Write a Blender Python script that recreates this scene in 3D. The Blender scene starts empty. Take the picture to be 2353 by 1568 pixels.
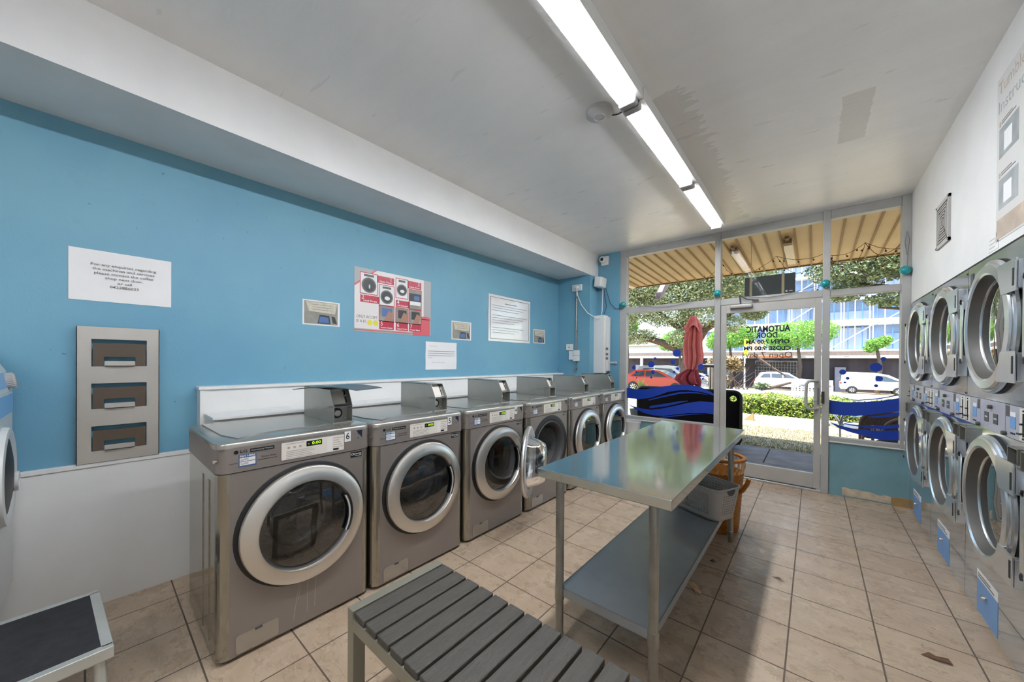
import bpy, bmesh, math, random
from mathutils import Vector, Matrix
random.seed(7)
PI = math.pi
SC = bpy.context.scene
COL = SC.collection

# ------------------------------------------------------------------ materials
def lin(c):
    if isinstance(c, str):
        c = [int(c[i:i + 2], 16) / 255 for i in (0, 2, 4)]
    return tuple((x / 12.92 if x <= .04045 else ((x + .055) / 1.055) ** 2.4) for x in c[:3]) + (1,)

def new_mat(name):
    m = bpy.data.materials.new(name); m.use_nodes = True
    nt = m.node_tree; nt.nodes.clear()
    out = nt.nodes.new('ShaderNodeOutputMaterial')
    return m, nt, out

def N(nt, t, **kw):
    n = nt.nodes.new(t)
    for k, v in kw.items():
        if hasattr(n, k) and k not in n.inputs: setattr(n, k, v)
        else: n.inputs[k].default_value = v
    return n

def mix_rgb(nt, fac, a, b, mode='MIX'):
    n = nt.nodes.new('ShaderNodeMix'); n.data_type = 'RGBA'; n.blend_type = mode
    for i, v in ((0, fac), (6, a), (7, b)):
        if hasattr(v, 'links'): nt.links.new(v, n.inputs[i])
        else: n.inputs[i].default_value = v
    return n.outputs[2]

def ramp(nt, src, p0, p1, c0=(0, 0, 0, 1), c1=(1, 1, 1, 1)):
    r = nt.nodes.new('ShaderNodeValToRGB')
    r.color_ramp.elements[0].position = p0; r.color_ramp.elements[1].position = p1
    r.color_ramp.elements[0].color = c0; r.color_ramp.elements[1].color = c1
    nt.links.new(src, r.inputs[0]); return r.outputs[0]

def tex_noise(nt, scale, detail=3, stretch=None, rough=.55):
    tc = nt.nodes.new('ShaderNodeTexCoord'); src = tc.outputs['Object']
    if stretch:
        mp = nt.nodes.new('ShaderNodeMapping'); mp.inputs['Scale'].default_value = stretch
        nt.links.new(src, mp.inputs[0]); src = mp.outputs[0]
    n = nt.nodes.new('ShaderNodeTexNoise'); n.inputs['Scale'].default_value = scale
    n.inputs['Detail'].default_value = detail; n.inputs['Roughness'].default_value = rough
    nt.links.new(src, n.inputs['Vector']); return n.outputs['Fac']

def mat(name, col, rough=.5, metal=0., var=0., vscale=6., bump=0., bscale=60., stretch=None, rvar=0., coat=0., spec=.5, emit=None, es=0., alpha=1.):
    """principled surface with optional noise in colour, roughness and relief"""
    m, nt, out = new_mat(name); L = nt.links.new
    p = N(nt, 'ShaderNodeBsdfPrincipled'); L(p.outputs[0], out.inputs[0])
    c = lin(col)
    p.inputs['Base Color'].default_value = c; p.inputs['Roughness'].default_value = rough
    p.inputs['Metallic'].default_value = metal; p.inputs['Coat Weight'].default_value = coat
    p.inputs['Specular IOR Level'].default_value = spec; p.inputs['Alpha'].default_value = alpha
    if var:
        f = tex_noise(nt, vscale, 4, stretch)
        f = ramp(nt, f, .3, .7)
        a = tuple(max(0, x * (1 - var)) for x in c[:3]) + (1,); b = tuple(min(1, x * (1 + var)) for x in c[:3]) + (1,)
        L(mix_rgb(nt, f, a, b), p.inputs['Base Color'])
    if rvar:
        f = tex_noise(nt, vscale * 1.7, 4, stretch)
        r = nt.nodes.new('ShaderNodeMapRange'); r.inputs[1].default_value = .3; r.inputs[2].default_value = .7
        r.inputs[3].default_value = max(.02, rough - rvar); r.inputs[4].default_value = rough + rvar
        L(f, r.inputs[0]); L(r.outputs[0], p.inputs['Roughness'])
    if bump:
        f = tex_noise(nt, bscale, 3, stretch)
        b = nt.nodes.new('ShaderNodeBump'); b.inputs['Strength'].default_value = bump; b.inputs['Distance'].default_value = .01
        L(f, b.inputs['Height']); L(b.outputs[0], p.inputs['Normal'])
    if emit:
        p.inputs['Emission Color'].default_value = lin(emit); p.inputs['Emission Strength'].default_value = es
    return m

def glass_mat(name, tint='ffffff', refl=.08, rough=.0, dens=1.):
    """thin glazing: see-through with a mirror share that grows at grazing angles"""
    m, nt, out = new_mat(name); L = nt.links.new
    t = N(nt, 'ShaderNodeBsdfTransparent'); t.inputs[0].default_value = lin(tint)
    g = N(nt, 'ShaderNodeBsdfGlossy'); g.inputs['Roughness'].default_value = rough; g.inputs[0].default_value = (1, 1, 1, 1)
    fr = N(nt, 'ShaderNodeFresnel'); fr.inputs[0].default_value = 1.45
    mt = N(nt, 'ShaderNodeMath', operation='MULTIPLY_ADD'); mt.inputs[1].default_value = dens; mt.inputs[2].default_value = refl
    mt.use_clamp = True
    L(fr.outputs[0], mt.inputs[0])
    mx = N(nt, 'ShaderNodeMixShader'); L(mt.outputs[0], mx.inputs[0]); L(t.outputs[0], mx.inputs[1]); L(g.outputs[0], mx.inputs[2])
    L(mx.outputs[0], out.inputs[0]); return m

def leaf_mat(name, c0, c1, c2, trans=.35):
    m, nt, out = new_mat(name); L = nt.links.new
    g = nt.nodes.new('ShaderNodeNewGeometry')
    r = nt.nodes.new('ShaderNodeValToRGB'); e = r.color_ramp.elements
    e[0].color = lin(c0); e[1].color = lin(c2); k = e.new(.5); k.color = lin(c1)
    L(g.outputs['Random Per Island'], r.inputs[0])
    d = N(nt, 'ShaderNodeBsdfPrincipled', Roughness=.5); L(r.outputs[0], d.inputs['Base Color'])
    t = N(nt, 'ShaderNodeBsdfTranslucent'); L(r.outputs[0], t.inputs[0])
    mx = N(nt, 'ShaderNodeMixShader'); mx.inputs[0].default_value = trans
    L(d.outputs[0], mx.inputs[1]); L(t.outputs[0], mx.inputs[2]); L(mx.outputs[0], out.inputs[0]); return m

# ------------------------------------------------------------------ mesh builder
IDN = Matrix.Identity(4)
def frame(o, x, y, z):
    m = Matrix.Identity(4)
    for i, v in enumerate((x, y, z, o)):
        for j in range(3): m[j][i] = v[j]
    return m
def FX(o): return frame(o, (0, 1, 0), (0, 0, 1), (1, 0, 0))     # drawn on a face that looks to +X
def FNX(o): return frame(o, (0, -1, 0), (0, 0, 1), (-1, 0, 0))  # on a face that looks to -X
def FY(o): return frame(o, (-1, 0, 0), (0, 0, 1), (0, 1, 0))    # on a face that looks to +Y
def FNY(o): return frame(o, (1, 0, 0), (0, 0, 1), (0, -1, 0))   # on a face that looks to -Y

_txt = {}
def text_mesh(s, bold=0.0):
    k = (s, bold)
    if k not in _txt:
        cu = bpy.data.curves.new('t', 'FONT'); cu.body = s; cu.align_x = 'CENTER'; cu.align_y = 'CENTER'
        cu.resolution_u = 2; cu.offset = bold; cu.size = 1
        ob = bpy.data.objects.new('t', cu); COL.objects.link(ob)
        dg = bpy.context.evaluated_depsgraph_get()
        me = bpy.data.meshes.new_from_object(ob.evaluated_get(dg))
        vs = [v.co.copy() for v in me.vertices]; fs = [tuple(p.vertices) for p in me.polygons]
        bpy.data.objects.remove(ob); bpy.data.curves.remove(cu); bpy.data.meshes.remove(me)
        _txt[k] = (vs, fs)
    return _txt[k]

class MB:
    def __init__(s): s.v = []; s.f = []; s.fm = []; s.m = 0; s.bev = False
    def add(s, vs, fs, M=None):
        n = len(s.v)
        for p in vs:
            p = Vector(p)
            s.v.append(M @ p if M is not None else p)
        for f in fs: s.f.append(tuple(i + n for i in f)); s.fm.append(s.m)
        return s
    def box(s, x0, x1, y0, y1, z0, z1, bev=0, M=None, seg=2):
        if x0 > x1: x0, x1 = x1, x0
        if y0 > y1: y0, y1 = y1, y0
        if z0 > z1: z0, z1 = z1, z0
        if bev:
            s.bev = True
            bm = bmesh.new(); bmesh.ops.create_cube(bm, size=1)
            for v in bm.verts: v.co = ((x0 + x1) / 2 + v.co.x * (x1 - x0), (y0 + y1) / 2 + v.co.y * (y1 - y0), (z0 + z1) / 2 + v.co.z * (z1 - z0))
            bmesh.ops.bevel(bm, geom=bm.edges[:], offset=bev, segments=seg, profile=.5, affect='EDGES')
            bm.verts.index_update()
            s.add([v.co.copy() for v in bm.verts], [[v.index for v in f.verts] for f in bm.faces], M); bm.free(); return s
        v = [(x, y, z) for x in (x0, x1) for y in (y0, y1) for z in (z0, z1)]
        return s.add(v, [(0, 1, 3, 2), (4, 6, 7, 5), (0, 4, 5, 1), (2, 3, 7, 6), (0, 2, 6, 4), (1, 5, 7, 3)], M)
    def quad(s, a, b, c, d, M=None): return s.add([a, b, c, d], [(0, 1, 2, 3)], M)
    def prism(s, poly, M=None, d=.01, z0=0., cap0=True):
        n = len(poly)
        a = sum(poly[i][0] * poly[(i + 1) % n][1] - poly[(i + 1) % n][0] * poly[i][1] for i in range(n))
        if a < 0: poly = poly[::-1]
        v = [(x, y, z0) for x, y in poly] + [(x, y, z0 + d) for x, y in poly]
        f = [tuple(range(n, 2 * n))] + ([tuple(range(n - 1, -1, -1))] if cap0 else [])
        f += [(i, (i + 1) % n, n + (i + 1) % n, n + i) for i in range(n)]
        return s.add(v, f, M)
    def rect(s, x0, x1, y0, y1, M, d=.001, z0=0.): return s.prism([(x0, y0), (x1, y0), (x1, y1), (x0, y1)], M, d, z0, False)
    def disc(s, cx, cy, r, M, d=.001, z0=0., n=24, ry=None):
        ry = ry or r
        return s.prism([(cx + r * math.cos(2 * PI * i / n), cy + ry * math.sin(2 * PI * i / n)) for i in range(n)], M, d, z0)
    def cyl(s, p0, p1, r0, r1=None, n=16, caps=True):
        p0 = Vector(p0); p1 = Vector(p1); r1 = r0 if r1 is None else r1
        d = (p1 - p0).normalized(); u = d.orthogonal().normalized(); w = d.cross(u)
        v = []
        for p, r in ((p0, r0), (p1, r1)):
            v += [p + u * (r * math.cos(2 * PI * i / n)) + w * (r * math.sin(2 * PI * i / n)) for i in range(n)]
        f = [(i, (i + 1) % n, n + (i + 1) % n, n + i) for i in range(n)]
        if caps: f += [tuple(range(n - 1, -1, -1)), tuple(range(n, 2 * n))]
        return s.add(v, f)
    def tube(s, pts, r, n=8, closed=False, caps=True):
        P = [Vector(p) for p in pts]; k = len(P); v = []; f = []
        rr = r if isinstance(r, (list, tuple)) else [r] * k
        t0 = (P[1] - P[0]).normalized(); u = t0.orthogonal().normalized()
        for i in range(k):
            a = P[(i - 1) % k] if (closed or i > 0) else P[0]; b = P[(i + 1) % k] if (closed or i < k - 1) else P[-1]
            t = (b - a).normalized(); u = (u - t * u.dot(t)); u = u.normalized() if u.length > 1e-6 else t.orthogonal().normalized(); w = t.cross(u)
            v += [P[i] + u * (rr[i] * math.cos(2 * PI * j / n)) + w * (rr[i] * math.sin(2 * PI * j / n)) for j in range(n)]
        for i in range(k if closed else k - 1):
            a = i * n; b = ((i + 1) % k) * n
            f += [(a + j, a + (j + 1) % n, b + (j + 1) % n, b + j) for j in range(n)]
        if caps and not closed: f += [tuple(range(n - 1, -1, -1)), tuple(range((k - 1) * n, k * n))]
        return s.add(v, f)
    def lathe(s, prof, M=None, n=48, closed=False, a0=0., a1=2 * PI):
        full = abs(a1 - a0 - 2 * PI) < 1e-6; k = len(prof); m = n if full else n + 1; v = []; f = []
        for i in range(m):
            a = a0 + (a1 - a0) * i / n; c, q = math.cos(a), math.sin(a)
            v += [(r * c, r * q, z) for r, z in prof]
        for i in range(n):
            a = i * k; b = ((i + 1) % m) * k
            for j in range(k if closed else k - 1):
                j2 = (j + 1) % k; f.append((a + j, b + j, b + j2, a + j2))
        return s.add(v, f, M)
    def holeplate(s, x0, x1, y0, y1, cx, cy, r, M=None, n=48):
        ang = [2 * PI * i / n for i in range(n)] + [math.atan2(y - cy, x - cx) % (2 * PI) for x in (x0, x1) for y in (y0, y1)]
        ang = sorted(set(round(a, 5) for a in ang)); v = []; k = len(ang)
        for a in ang:
            c, q = math.cos(a), math.sin(a); t = []
            if abs(c) > 1e-6: t.append(((x1 if c > 0 else x0) - cx) / c)
            if abs(q) > 1e-6: t.append(((y1 if q > 0 else y0) - cy) / q)
            t = min(t); v += [(cx + r * c, cy + r * q, 0), (cx + t * c, cy + t * q, 0)]
        return s.add(v, [(2 * i, 2 * i + 1, 2 * ((i + 1) % k) + 1, 2 * ((i + 1) % k)) for i in range(k)], M)
    def text(s, t, size, M, x=0, y=0, z=.0012, sx=1., bold=0., width=None):
        vs, fs = text_mesh(t, bold)
        if width:
            w = max(p.x for p in vs) - min(p.x for p in vs); sx = width / (w * size)
        return s.add([(x + p.x * size * sx, y + p.y * size, z) for p in vs], fs, M)
    def ball(s, c, r, n=12, m=8, sz=1.):
        pr = [(r * math.sin(PI * i / m), -r * sz * math.cos(PI * i / m)) for i in range(m + 1)]
        return s.lathe(pr, Matrix.Translation(c), n)
    def build(s, name, mats, parent=None, smooth=48, loc=None):
        me = bpy.data.meshes.new(name)
        if loc is not None:
            q = Vector(loc); s.v = [p - q for p in s.v]
        me.from_pydata([tuple(p) for p in s.v], [], s.f)
        if not isinstance(mats, (list, tuple)): mats = [mats]
        for m in mats: me.materials.append(m)
        if len(mats) > 1: me.polygons.foreach_set('material_index', s.fm)
        if smooth:
            me.polygons.foreach_set('use_smooth', [True] * len(s.f)); me.set_sharp_from_angle(angle=math.radians(smooth))
        me.update()
        o = bpy.data.objects.new(name, me); COL.objects.link(o)
        if parent is not None: o.parent = parent
        if loc is not None: o.location = loc
        if s.bev and smooth:
            w = o.modifiers.new('n', 'WEIGHTED_NORMAL'); w.keep_sharp = True; w.weight = 100
        return o

def tag(o, label=None, cat=None, group=None, kind=None):
    if label: o['label'] = label
    if cat: o['category'] = cat
    if group: o['group'] = group
    if kind: o['kind'] = kind
    return o
def thing(name, label, cat, loc=(0, 0, 0), rz=0., group=None):
    o = bpy.data.objects.new(name, None); COL.objects.link(o); o.empty_display_size = .1
    o.location = loc; o.rotation_euler = (0, 0, rz); return tag(o, label, cat, group)
def struct(o, label=None, cat=None): return tag(o, label, cat, None, 'structure')
def dup(o, parent=None):
    c = o.copy(); COL.objects.link(c)
    if parent is not None: c.parent = parent
    for ch in list(o.children): dup(ch, c)
    return c
def arc(cx, cy, r, a0, a1, n=8):
    return [(cx + r * math.cos(math.radians(a0 + (a1 - a0) * i / n)), cy + r * math.sin(math.radians(a0 + (a1 - a0) * i / n))) for i in range(n + 1)]
def rrect(x0, x1, y0, y1, r, n=4):
    return arc(x1 - r, y1 - r, r, 0, 90, n) + arc(x0 + r, y1 - r, r, 90, 180, n) + arc(x0 + r, y0 + r, r, 180, 270, n) + arc(x1 - r, y0 + r, r, 270, 360, n)
# ------------------------------------------------------------------ palette
M_white = mat('white_paint', 'e4e4e3', .45, var=.04, vscale=3, bump=.06, bscale=90)
M_trimw = mat('white_board', 'e4e4e2', .4, var=.03, vscale=4)
M_alu = mat('grey_frame_paint', 'b4b3b0', .4, var=.05, vscale=9)
M_door_alu = mat('door_frame_paint', 'bab7b1', .4, var=.04, vscale=9)
M_teal = mat('teal_wall_paint', '7ba6b0', .5, var=.08, vscale=7, bump=.05)
M_steel = mat('table_steel', 'c9cecb', .1, .93, var=.03, vscale=3, rvar=.02)
M_shelf = mat('shelf_steel', 'a6acb2', .38, .65, var=.07, vscale=5, rvar=.04)
M_gal = mat('galvanised_tube', 'a3a29a', .34, .85, var=.12, vscale=14)
M_washer = mat('washer_grey_metal', '938b86', .38, .45, var=.02, vscale=5)
M_washside = mat('washer_side_steel', 'a5a196', .14, .9)
M_washtop = mat('washer_lid_metal', 'b4b0a8', .27, .75)
M_chrome = mat('bright_metal', 'd2cfc9', .22, 1.)
def ring_mat():
    m, nt, out = new_mat('brushed_door_ring'); L = nt.links.new
    p = N(nt, 'ShaderNodeBsdfPrincipled', Metallic=1., Roughness=.3, Anisotropic=.75); p.inputs['Base Color'].default_value = lin('dad6d0')
    t = nt.nodes.new('ShaderNodeTangent'); t.direction_type = 'RADIAL'; t.axis = 'X'; L(t.outputs[0], p.inputs['Tangent']); L(p.outputs[0], out.inputs[0]); return m
M_ring = ring_mat()
M_coinbox = mat('coin_box_steel', 'a9aaa4', .36, .75, var=.05)
M_dark = mat('dark_rubber', '1b1b1c', .5)
M_dgrey = mat('dark_grey_plastic', '4a4a4c', .5)
M_lgrey = mat('pale_grey_plastic', 'c9c9cb', .4)
M_drum = mat('drum_steel', 'aeb0b0', .38, .6, var=.3, vscale=60)
M_wglass = glass_mat('washer_door_glass', 'c4c4c4', .09, .02, 1.5)
M_clear = glass_mat('open_door_bowl', 'd9dde0', .05, .02, 1.2)
M_cream = mat('panel_cream', 'e2ddd4', .45)
M_black = mat('black_print', '121214', .4)
M_ink = mat('grey_print', '6d6a68', .6)
M_paper = mat('paper', 'e8e8e8', .6, bump=.25, bscale=7, var=.02)
M_blueprint = mat('blue_sticker', '45658f', .5)
M_lcd = mat('green_digits', '9bd01e', .5, emit='a5e81e', es=.6)
M_dryer = mat('dryer_stainless', 'd8e1ec', .11, .9, var=.04, vscale=2.5, rvar=.04, bump=.015, bscale=4)
M_dryring = mat('dryer_door_ring', 'dde1e4', .24, .85, var=.04, vscale=6)
M_drycone = mat('dryer_door_funnel', '55534f', .5, .2, var=.06, vscale=5)
M_dglass = glass_mat('dryer_door_glass', '7d8c94', .16, .02, 1.5)
M_lilac = mat('lilac_panel', 'b4b6c4', .35, .2, var=.03)
M_lblue = mat('blue_label', '6ea0d6', .4, var=.05)
M_winglass = glass_mat('window_glass', 'f8fafa', .0, 0., .06)
M_decal = mat('blue_vinyl', '0f3ca8', .45)
M_navy = mat('navy_vinyl_letters', '0d1b3a', .5)
M_brownink = mat('faded_vinyl_letters', '6a5648', .6)
M_slat = mat('composite_slat', '4e4a44', .55, var=.14, vscale=9, stretch=(9, 1, 9), bump=.35, bscale=22)
M_benchf = mat('bench_frame_paint', '9c9a8c', .38, .5)
M_wicker = mat('orange_wicker', 'b4701f', .5, var=.4, vscale=40, stretch=(1, 1, 3), bump=.5, bscale=60)
M_wickerw = mat('pale_wicker', 'dcb888', .55, var=.3, vscale=40)
M_basket = mat('grey_basket_plastic', 'b5b2ae', .42)
M_stepblack = mat('black_grip_tape', '26262a', .75, var=.35, vscale=20, bump=.3, bscale=300)
M_stepalu = mat('step_aluminium', 'c8ccc8', .35, .6, var=.06, vscale=10)
M_nickel = mat('rack_brushed_metal', 'bdb9b2', .4, .6, var=.06, vscale=3, rvar=.05)
M_nickdark = mat('rack_pocket_metal', '7c746b', .36, .85, var=.06, vscale=4)
M_applw = mat('white_enamel', 'd8dad9', .3)
M_applb = mat('pale_blue_decal', '7fb6e6', .35)
M_grille = mat('vent_plastic', 'b7b5b2', .5)
M_tubecover = glass_mat('light_cover_acrylic', 'ffffff', .02, .05, .6)
M_tube = mat('lit_tube', 'ffffff', .5, emit='f6f9ff', es=56.)
M_tray = mat('light_tray_enamel', 'e9e9e6', .4)
M_tealg = mat('teal_globe', '15959a', .25, coat=.4)
M_cord = mat('grey_cord', '777572', .6)
M_blackcord = mat('black_cord', '2a2a2c', .6)
M_plaster = mat('bare_plaster', 'cdbfa8', .8, var=.2, vscale=18, bump=.5, bscale=30)
M_wood = mat('raw_timber', 'a98a5c', .6, var=.2, vscale=10, stretch=(1, 8, 8))
M_grate = mat('ribbed_sill', '6d7484', .45, .7)
M_sill = mat('sill_aluminium', 'c6c8c8', .35, .6)
M_leafdead = mat('dead_leaf', '6e4f37', .8, var=.3)

def blue_wall():
    m, nt, out = new_mat('blue_wall_paint'); L = nt.links.new
    p = N(nt, 'ShaderNodeBsdfPrincipled', Roughness=.5); L(p.outputs[0], out.inputs[0])
    f = ramp(nt, tex_noise(nt, 1.1, 4), .35, .68)
    c = mix_rgb(nt, f, lin('679db8'), lin('74a9bd'))
    g = ramp(nt, tex_noise(nt, 9, 5), .6, .8)
    c = mix_rgb(nt, g, c, lin('6b9fb7'))
    s = ramp(nt, tex_noise(nt, 38, 2), .75, .765)
    c = mix_rgb(nt, s, c, lin('55809a'))
    L(c, p.inputs['Base Color'])
    b = N(nt, 'ShaderNodeBump', Strength=.08, Distance=.01); L(tex_noise(nt, 120, 2), b.inputs['Height']); L(b.outputs[0], p.inputs['Normal'])
    return m
M_blue = blue_wall()

def floor_mat():
    m, nt, out = new_mat('slate_look_tiles'); L = nt.links.new
    p = N(nt, 'ShaderNodeBsdfPrincipled'); L(p.outputs[0], out.inputs[0])
    tc = nt.nodes.new('ShaderNodeTexCoord'); mp = nt.nodes.new('ShaderNodeMapping')
    mp.inputs['Location'].default_value = (.107 + .335 * 20, -2.655 + .334 * 20, 0); L(tc.outputs['Object'], mp.inputs[0])
    br = nt.nodes.new('ShaderNodeTexBrick'); br.offset = 0; br.squash = 1
    br.inputs['Scale'].default_value = 1; br.inputs['Brick Width'].default_value = .336; br.inputs['Row Height'].default_value = .334
    br.inputs['Mortar Size'].default_value = .0035; br.inputs['Mortar Smooth'].default_value = .15
    br.inputs['Color1'].default_value = lin('b9a188'); br.inputs['Color2'].default_value = lin('c6b096'); br.inputs['Mortar'].default_value = lin('5a4b3f')
    L(mp.outputs[0], br.inputs[0])
    n1 = ramp(nt, tex_noise(nt, 5, 6, None, .65), .32, .72, lin('a99279'), lin('d3c1ab'))
    c = mix_rgb(nt, .4, br.outputs['Color'], n1)
    n2 = ramp(nt, tex_noise(nt, 2.2, 7, (1, 2.4, 1), .7), .485, .5); n3 = ramp(nt, tex_noise(nt, 2.2, 7, (1, 2.4, 1), .7), .5, .515, (1, 1, 1, 1), (0, 0, 0, 1))
    ml = N(nt, 'ShaderNodeMath', operation='MULTIPLY'); L(n2, ml.inputs[0]); L(n3, ml.inputs[1])
    mk = N(nt, 'ShaderNodeMath', operation='MULTIPLY'); L(ml.outputs[0], mk.inputs[0]); mk.inputs[1].default_value = .35
    c = mix_rgb(nt, mk.outputs[0], c, lin('7d6a58'))
    d = ramp(nt, tex_noise(nt, 1.3, 5), .5, .8)
    dk = N(nt, 'ShaderNodeMath', operation='MULTIPLY'); L(d, dk.inputs[0]); dk.inputs[1].default_value = .2
    c = mix_rgb(nt, dk.outputs[0], c, lin('8b7867'))
    c = mix_rgb(nt, br.outputs['Fac'], c, lin('66574a'))
    L(c, p.inputs['Base Color'])
    rg = nt.nodes.new('ShaderNodeMapRange'); rg.inputs[1].default_value = .3; rg.inputs[2].default_value = .7; rg.inputs[3].default_value = .17; rg.inputs[4].default_value = .45
    L(tex_noise(nt, 9, 5), rg.inputs[0])
    r2 = N(nt, 'ShaderNodeMath', operation='ADD'); L(rg.outputs[0], r2.inputs[0]); mm = N(nt, 'ShaderNodeMath', operation='MULTIPLY'); L(br.outputs['Fac'], mm.inputs[0]); mm.inputs[1].default_value = .4; L(mm.outputs[0], r2.inputs[1])
    L(r2.outputs[0], p.inputs['Roughness'])
    h = N(nt, 'ShaderNodeMath', operation='MULTIPLY_ADD'); L(br.outputs['Fac'], h.inputs[0]); h.inputs[1].default_value = -1.2; L(tex_noise(nt, 11, 6, (1, 1.8, 1), .62), h.inputs[2])
    b = N(nt, 'ShaderNodeBump', Strength=.8, Distance=.008); L(h.outputs[0], b.inputs['Height']); L(b.outputs[0], p.inputs['Normal'])
    return m
M_floor = floor_mat()

def ceiling_mat():
    m, nt, out = new_mat('ceiling_paint'); L = nt.links.new
    p = N(nt, 'ShaderNodeBsdfPrincipled'); L(p.outputs[0], out.inputs[0])
    tc = nt.nodes.new('ShaderNodeTexCoord'); sp = nt.nodes.new('ShaderNodeSeparateXYZ'); L(tc.outputs['Object'], sp.inputs[0])
    def win(o, a, b, e):      # 1 between a and b with soft, noise-broken edges
        n = tex_noise(nt, 9, 4, (.6, 3, 1)); k = N(nt, 'ShaderNodeMath', operation='MULTIPLY_ADD'); L(n, k.inputs[0]); k.inputs[1].default_value = e; k.inputs[2].default_value = -e / 2
        s = N(nt, 'ShaderNodeMath', operation='ADD'); L(o, s.inputs[0]); L(k.outputs[0], s.inputs[1])
        g = N(nt, 'ShaderNodeMath', operation='GREATER_THAN'); L(s.outputs[0], g.inputs[0]); g.inputs[1].default_value = a
        l = N(nt, 'ShaderNodeMath', operation='LESS_THAN'); L(s.outputs[0], l.inputs[0]); l.inputs[1].default_value = b
        q = N(nt, 'ShaderNodeMath', operation='MULTIPLY'); L(g.outputs[0], q.inputs[0]); L(l.outputs[0], q.inputs[1]); return q.outputs[0]
    def both(a, b):
        q = N(nt, 'ShaderNodeMath', operation='MULTIPLY'); L(a, q.inputs[0]); L(b, q.inputs[1]); return q.outputs[0]
    c = mix_rgb(nt, ramp(nt, tex_noise(nt, 2.2, 5, (1, 3, 1)), .3, .7), lin('f0f0ef'), lin('f5f5f4'))
    old = both(win(sp.outputs['X'], -.9, -.58, .30), win(sp.outputs['Y'], 2.2, 4.62, .5))
    c = mix_rgb(nt, old, c, lin('e3e2e0'))
    pt = both(win(sp.outputs['X'], .12, .26, .03), win(sp.outputs['Y'], 2.9, 3.5, .06))
    c = mix_rgb(nt, pt, c, lin('dfdedc'))
    L(c, p.inputs['Base Color'])
    rg = nt.nodes.new('ShaderNodeMapRange'); rg.inputs[1].default_value = .3; rg.inputs[2].default_value = .7; rg.inputs[3].default_value = .26; rg.inputs[4].default_value = .42
    L(tex_noise(nt, 3, 5, (1, 4, 1)), rg.inputs[0]); L(rg.outputs[0], p.inputs['Roughness'])
    b = N(nt, 'ShaderNodeBump', Strength=.12, Distance=.01); L(tex_noise(nt, 14, 4, (1, 3, 1)), b.inputs['Height']); L(b.outputs[0], p.inputs['Normal'])
    return m
M_ceil = ceiling_mat()
# ------------------------------------------------------------------ camera
cam = bpy.data.cameras.new('camera'); cam.sensor_width = 36; cam.lens = 36 * 818.25 / 2353
cam.shift_y = (833.5 - 784) / 2353; cam.clip_start = .03; cam.clip_end = 400
co = bpy.data.objects.new('camera', cam); COL.objects.link(co); SC.camera = co
_y, _p, _r = [math.radians(a) for a in (40.27, -.243, .383)]
_f = Vector((-math.sin(_y) * math.cos(_p), math.cos(_y) * math.cos(_p), math.sin(_p))); _rt = Vector((math.cos(_y), math.sin(_y), 0)); _u = _rt.cross(_f)
_r2 = _rt * math.cos(_r) + _u * math.sin(_r); _u2 = -_rt * math.sin(_r) + _u * math.cos(_r)
co.matrix_world = frame((0, 0, 1.36), _r2, _u2, -_f)

# ------------------------------------------------------------------ shell
WX = -3.02; CZ = 2.95; FYW = 4.98; RX = .69; YB = -3.2; P1Y = 4.66; P1X = -2.48; P2Y = 4.92; P2X = -2.15; BZ = 2.62
b = MB(); b.box(-3.12, 1.6, YB, 5.06, -.12, 0); struct(b.build('floor', M_floor, smooth=0))
b = MB(); b.box(-3.12, 1.6, YB, 5.1, CZ, 3.05); struct(b.build('ceiling', M_ceil, smooth=0))
b = MB(); b.box(-3.14, WX, YB, P1Y, 0, CZ); struct(b.build('wall_left', M_blue, smooth=0))
b = MB(); b.box(-3.14, 1.6, YB - .1, YB, 0, CZ); struct(b.build('wall_back', M_white, smooth=0))
b = MB(); b.box(RX, 1.6, YB, 5.06, 1.925, CZ); b.box(1.5, 1.6, YB, 5.06, 0, 1.925); b.box(RX, 1.5, YB, .88, 0, 1.925)
struct(b.build('wall_right', M_white, smooth=0))
b = MB(); b.box(WX, P1X, YB, P1Y, BZ, CZ); b.m = 0; struct(b.build('trim_bulkhead', M_white, smooth=0))
b = MB(); b.box(WX - .1, P1X, P1Y, 5.06, 0, BZ); b.box(P1X - .001, P2X, P2Y, 5.06, 0, CZ)
b.m = 1; b.box(WX - .1, P1X, P1Y, 5.06, BZ, CZ)
struct(b.build('wall_corner_pier', [M_blue, M_white], smooth=0))
# panelled lower wall and boxed service ledge behind the washers
b = MB(); b.box(WX, WX + .02, -2.9, .437, 0, .765); b.box(WX, WX + .028, -2.9, .437, .765, .79, .004)
struct(b.build('trim_low_panel', M_trimw))
b = MB(); b.box(WX, -2.925, .437, P1Y, 0, 1.165); b.box(WX, -2.91, .43, P1Y, 1.165, 1.185, .004)
b.box(-2.925, -2.68, .46, P1Y - .02, 0, 1.0); b.box(-2.915, -2.665, .455, P1Y - .02, 1.0, 1.018, .003)
b.box(-2.925, -2.918, .437, .46, 0, 1.165)
struct(b.build('trim_service_ledge', M_trimw))

# ------------------------------------------------------------------ shop front
def bar(b, x0, x1, z0, z1, y0=4.955, y1=5.045): b.box(x0, x1, y0, y1, z0, z1, .004)
def pane(x0, x1, z0, z1, parent):
    b = MB(); b.box(x0, x1, 5.0, 5.006, z0, z1); return b.build('pane', M_winglass, parent, smooth=0)
def decal(poly, parent, name='wave_decal'):
    b = MB(); b.prism([(-x, z) for x, z in poly], FY((0, 4.9965, 0)), .002); return b.build(name, M_decal, parent, smooth=0)
def bubbles(lst, parent):
    for x, z, r in lst:
        b = MB(); b.disc(-x, z, r, FY((0, 4.9965, 0)), .002); b.build('bubble_decal', M_decal, parent, smooth=0)

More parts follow.
